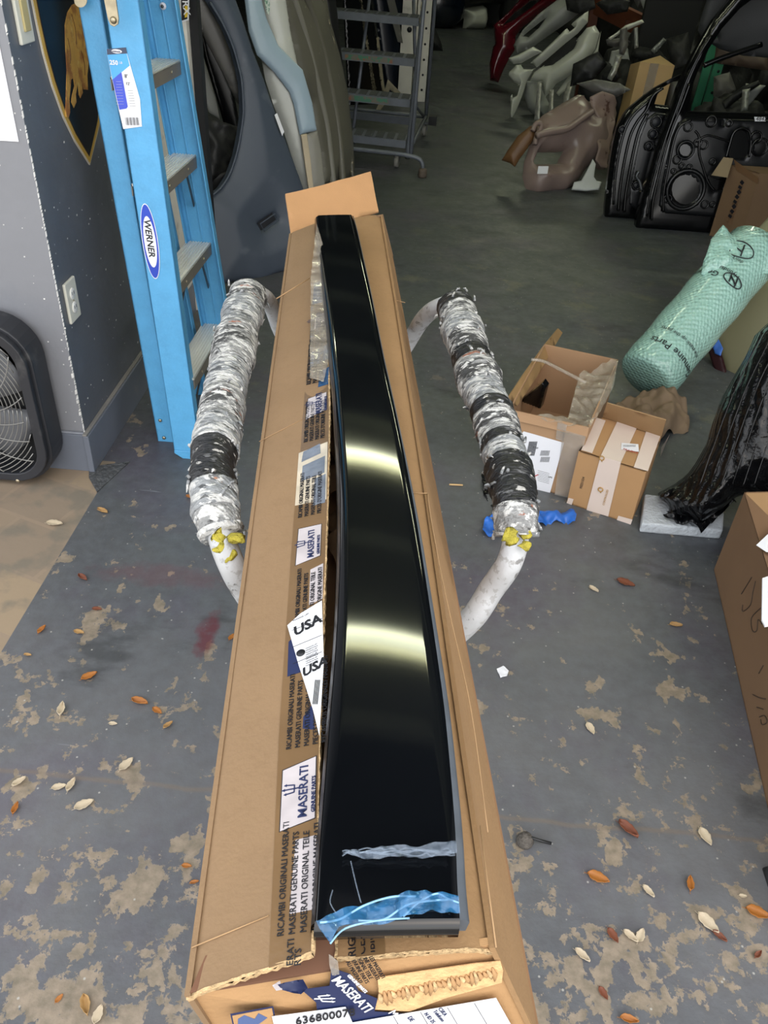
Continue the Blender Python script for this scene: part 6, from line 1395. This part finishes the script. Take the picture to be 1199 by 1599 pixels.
m = MB(); c = Z(828, 1308, .02); m.lathe(c + V((-.008, 0, -.02)), V((0, 0, 1)), [(.016, 0), (.018, .008), (.013, .02), (.005, .026)], mat('grey_acorn_cap', '55504a', .8, var=.3, vs=90, bump=1, bs=150), 12); m.tube([c, c + V((.025, .002, -.012)), c + V((.045, .001, -.016))], .003, m_blk, 6); tag(m.build('grey_seed_pod'), 'grey twisted seed pod with stem on the worn floor right of the carton', 'seed pod')
m = MB(); c = Z(1195, 1372, .0); m.lathe(c, V((1, 0, 0)), [(.02, 0), (.024, .01), (.02, .03)], m_blk, 12); tag(m.build('plastic_cap'), 'black plastic knob on the floor at the right edge', 'knob')
# ------------------------------------------------------------------ dry leaves on the floor
LC = {'orange': mat('orange_brown_leaf', '9c6226', .55, var=.25, vs=60), 'red': mat('red_brown_leaf', '6e3c26', .6, var=.25, vs=60), 'pale': mat('pale_bleached_leaf', 'b8aa92', .7, var=.15, vs=60), 'tan': mat('tan_leaf', 'a07e4e', .65, var=.2, vs=60)}
def leaf_mesh(seed, mt, curl):
    random.seed(seed); m = MB(); vs = []; n = 11
    for i in range(n):
        u = i / (n - 1); wd = .30 * math.sin(PI * u ** .8) ** .8 * (1 - .1 * math.sin(i * 2.1)) + .004
        for j in range(5):
            s = (j - 2) / 2; z = curl * (s * s * .28 + .25 * (u - .5) ** 2) + .03 * noise.noise(V((u * 5, s * 2, seed)))
            vs.append((u - .5, s * wd * (1 - .25 * curl), z + .03))
    m.add(vs, [(i * 5 + j, i * 5 + j + 1, i * 5 + j + 6, i * 5 + j + 5) for i in range(n - 1) for j in range(4)], mt, True)
    me = m.build('dry_leaf', loc=(0, 0, 0)); s = me.modifiers.new('solid', 'SOLIDIFY'); s.thickness = .02
    v2 = MB(); v2.tube([(-.62, 0, .04), (-.5, 0, .03), (0, 0, .025 + .0), (.45, 0, .04)], [.012, .012, .01, .003], mt, 5); st = v2.build('midrib', me)
    return me
protos = {(c, k): leaf_mesh(k + 3 * i, LC[c], .5 + .5 * k) for i, c in enumerate(LC) for k in range(2)}
used = set()
LV = [(140, 1057, 'orange', 26, 40, 'orange-brown curled leaf left of the long carton, level with the packing list'),
 (219, 1098, 'orange', 28, -10, 'orange-brown leaf, left of a touching pair near the long carton'), (246, 1111, 'orange', 20, -30, 'small orange-brown leaf, right of the pair near the long carton'),
 (97, 1110, 'pale', 26, 100, 'pale bleached leaf at left, above the worn patches'), (177, 1131, 'pale', 14, 0, 'tiny pale leaf between the orange pair and the worn patches'), (263, 1134, 'tan', 18, 50, 'tan crumpled leaf left of the MASERATI print'),
 (198, 1195, 'pale', 28, 60, 'pale rounded leaf with pointed tip on the floor joint'), (31, 1223, 'pale', 22, 50, 'pale leaf near the left edge on the floor joint'), (93, 1230, 'pale', 22, 20, 'pale leaf, left of two just below the floor joint'), (112, 1228, 'pale', 24, 80, 'pale leaf, right of two just below the floor joint'),
 (132, 1258, 'pale', 30, 35, 'long pale leaf lying on a tan worn patch'), (25, 1264, 'orange', 20, 90, 'small orange and white leaf at the left edge'), (292, 1353, 'orange', 16, 0, 'small orange leaf beside the carton'), (304, 1379, 'orange', 14, 20, 'small orange leaf tucked against the carton side'),
 (93, 1560, 'orange', 14, 60, 'small brown leaf at the bottom left'), (135, 1572, 'tan', 30, -60, 'curled tan leaf at the bottom left'), (154, 1585, 'pale', 26, 85, 'pale twig-like leaf at the bottom left'),
 (66, 985, 'orange', 18, 70, 'upright orange leaf left, below the paving edge'), (124, 988, 'tan', 18, -10, 'cream leaf fragment left, below the paving edge'), (130, 904, 'red', 20, -30, 'dark brown leaf on the grey paint by the paving edge'), (152, 952, 'red', 16, 0, 'small red-brown leaf left of the red paint stain'),
 (161, 800, 'tan', 20, -20, 'green-brown leaf near the paving corner'), (86, 819, 'pale', 26, 0, 'pale round leaf on the stone paving'), (298, 778, 'orange', 16, -10, 'small orange leaf beside the left padded arm'), (362, 996, 'orange', 16, 70, 'orange leaf at the left edge of the long carton'), (44, 1024, 'tan', 12, 0, 'tiny tan leaf below the paving edge at left'),
 (977, 912, 'red', 30, -25, 'red-brown leaf on the dark floor below the foam slab'), (927, 922, 'pale', 18, -40, 'grey leaf left of the red-brown one below the foam slab'), (922, 1139, 'pale', 24, -70, 'pale leaf in the middle of the right-hand floor'),
 (980, 1298, 'red', 36, -45, 'dark red-brown leaf, largest on the right-hand floor'), (934, 1372, 'orange', 34, -20, 'bright orange-brown leaf right of the carton'), (1077, 1382, 'orange', 24, 80, 'orange oval leaf near the right edge'), (1101, 1308, 'pale', 30, -70, 'pale bent leaf above the orange oval one'), (1012, 1394, 'pale', 22, -50, 'pale small leaf between the orange-brown and oval leaves'),
 (1105, 1443, 'pale', 36, -50, 'long pale forked leaf near the right edge'), (1123, 1464, 'red', 22, -40, 'small red-brown leaf beside the long forked leaf'), (957, 1462, 'red', 24, -60, 'thin red-brown leaf right of the carton corner'), (984, 1464, 'pale', 24, -40, 'pale leaf, left of a close pair near the bottom right'), (1000, 1462, 'pale', 24, 60, 'pale leaf, right of a close pair near the bottom right'),
 (909, 1494, 'pale', 26, -40, 'pale creamy leaf beside the near corner of the long carton'), (942, 1552, 'red', 20, -60, 'red-brown leaf at the bottom right'), (982, 1594, 'orange', 26, -10, 'orange-brown leaf cut by the bottom edge'), (1183, 1427, 'orange', 34, -20, 'brown leaf at the right edge of the picture'), (1183, 1492, 'red', 16, 40, 'small dark red leaf at the right edge'), (1160, 1400, 'pale', 12, 0, 'tiny pale leaf bit near the right edge'),
 (1055, 978, 'tan', 20, -5, 'tan twig-like leaf with a white end on the right floor')]
for k, (x, y, c, px, ang, lb) in enumerate(LV):
    p = protos[(c, k % 2)]; P = Z(x, y, .001); d = (P - CO).length; s = px / FPX * d * .92
    if (c, k % 2) not in used: o = p; used.add((c, k % 2))
    else:
        o = p.copy(); scn.collection.objects.link(o)
        for ch in p.children: q = ch.copy(); scn.collection.objects.link(q); q.parent = o
    o.location = P; o.scale = (s, s, s * .8); o.rotation_euler = (0, 0, math.radians(ang)); tag(o, lb, 'leaf', 'dry leaves on the floor')
for kk, o in protos.items():
    if kk not in used:
        for ch in list(o.children): bpy.data.objects.remove(ch)
        bpy.data.objects.remove(o)
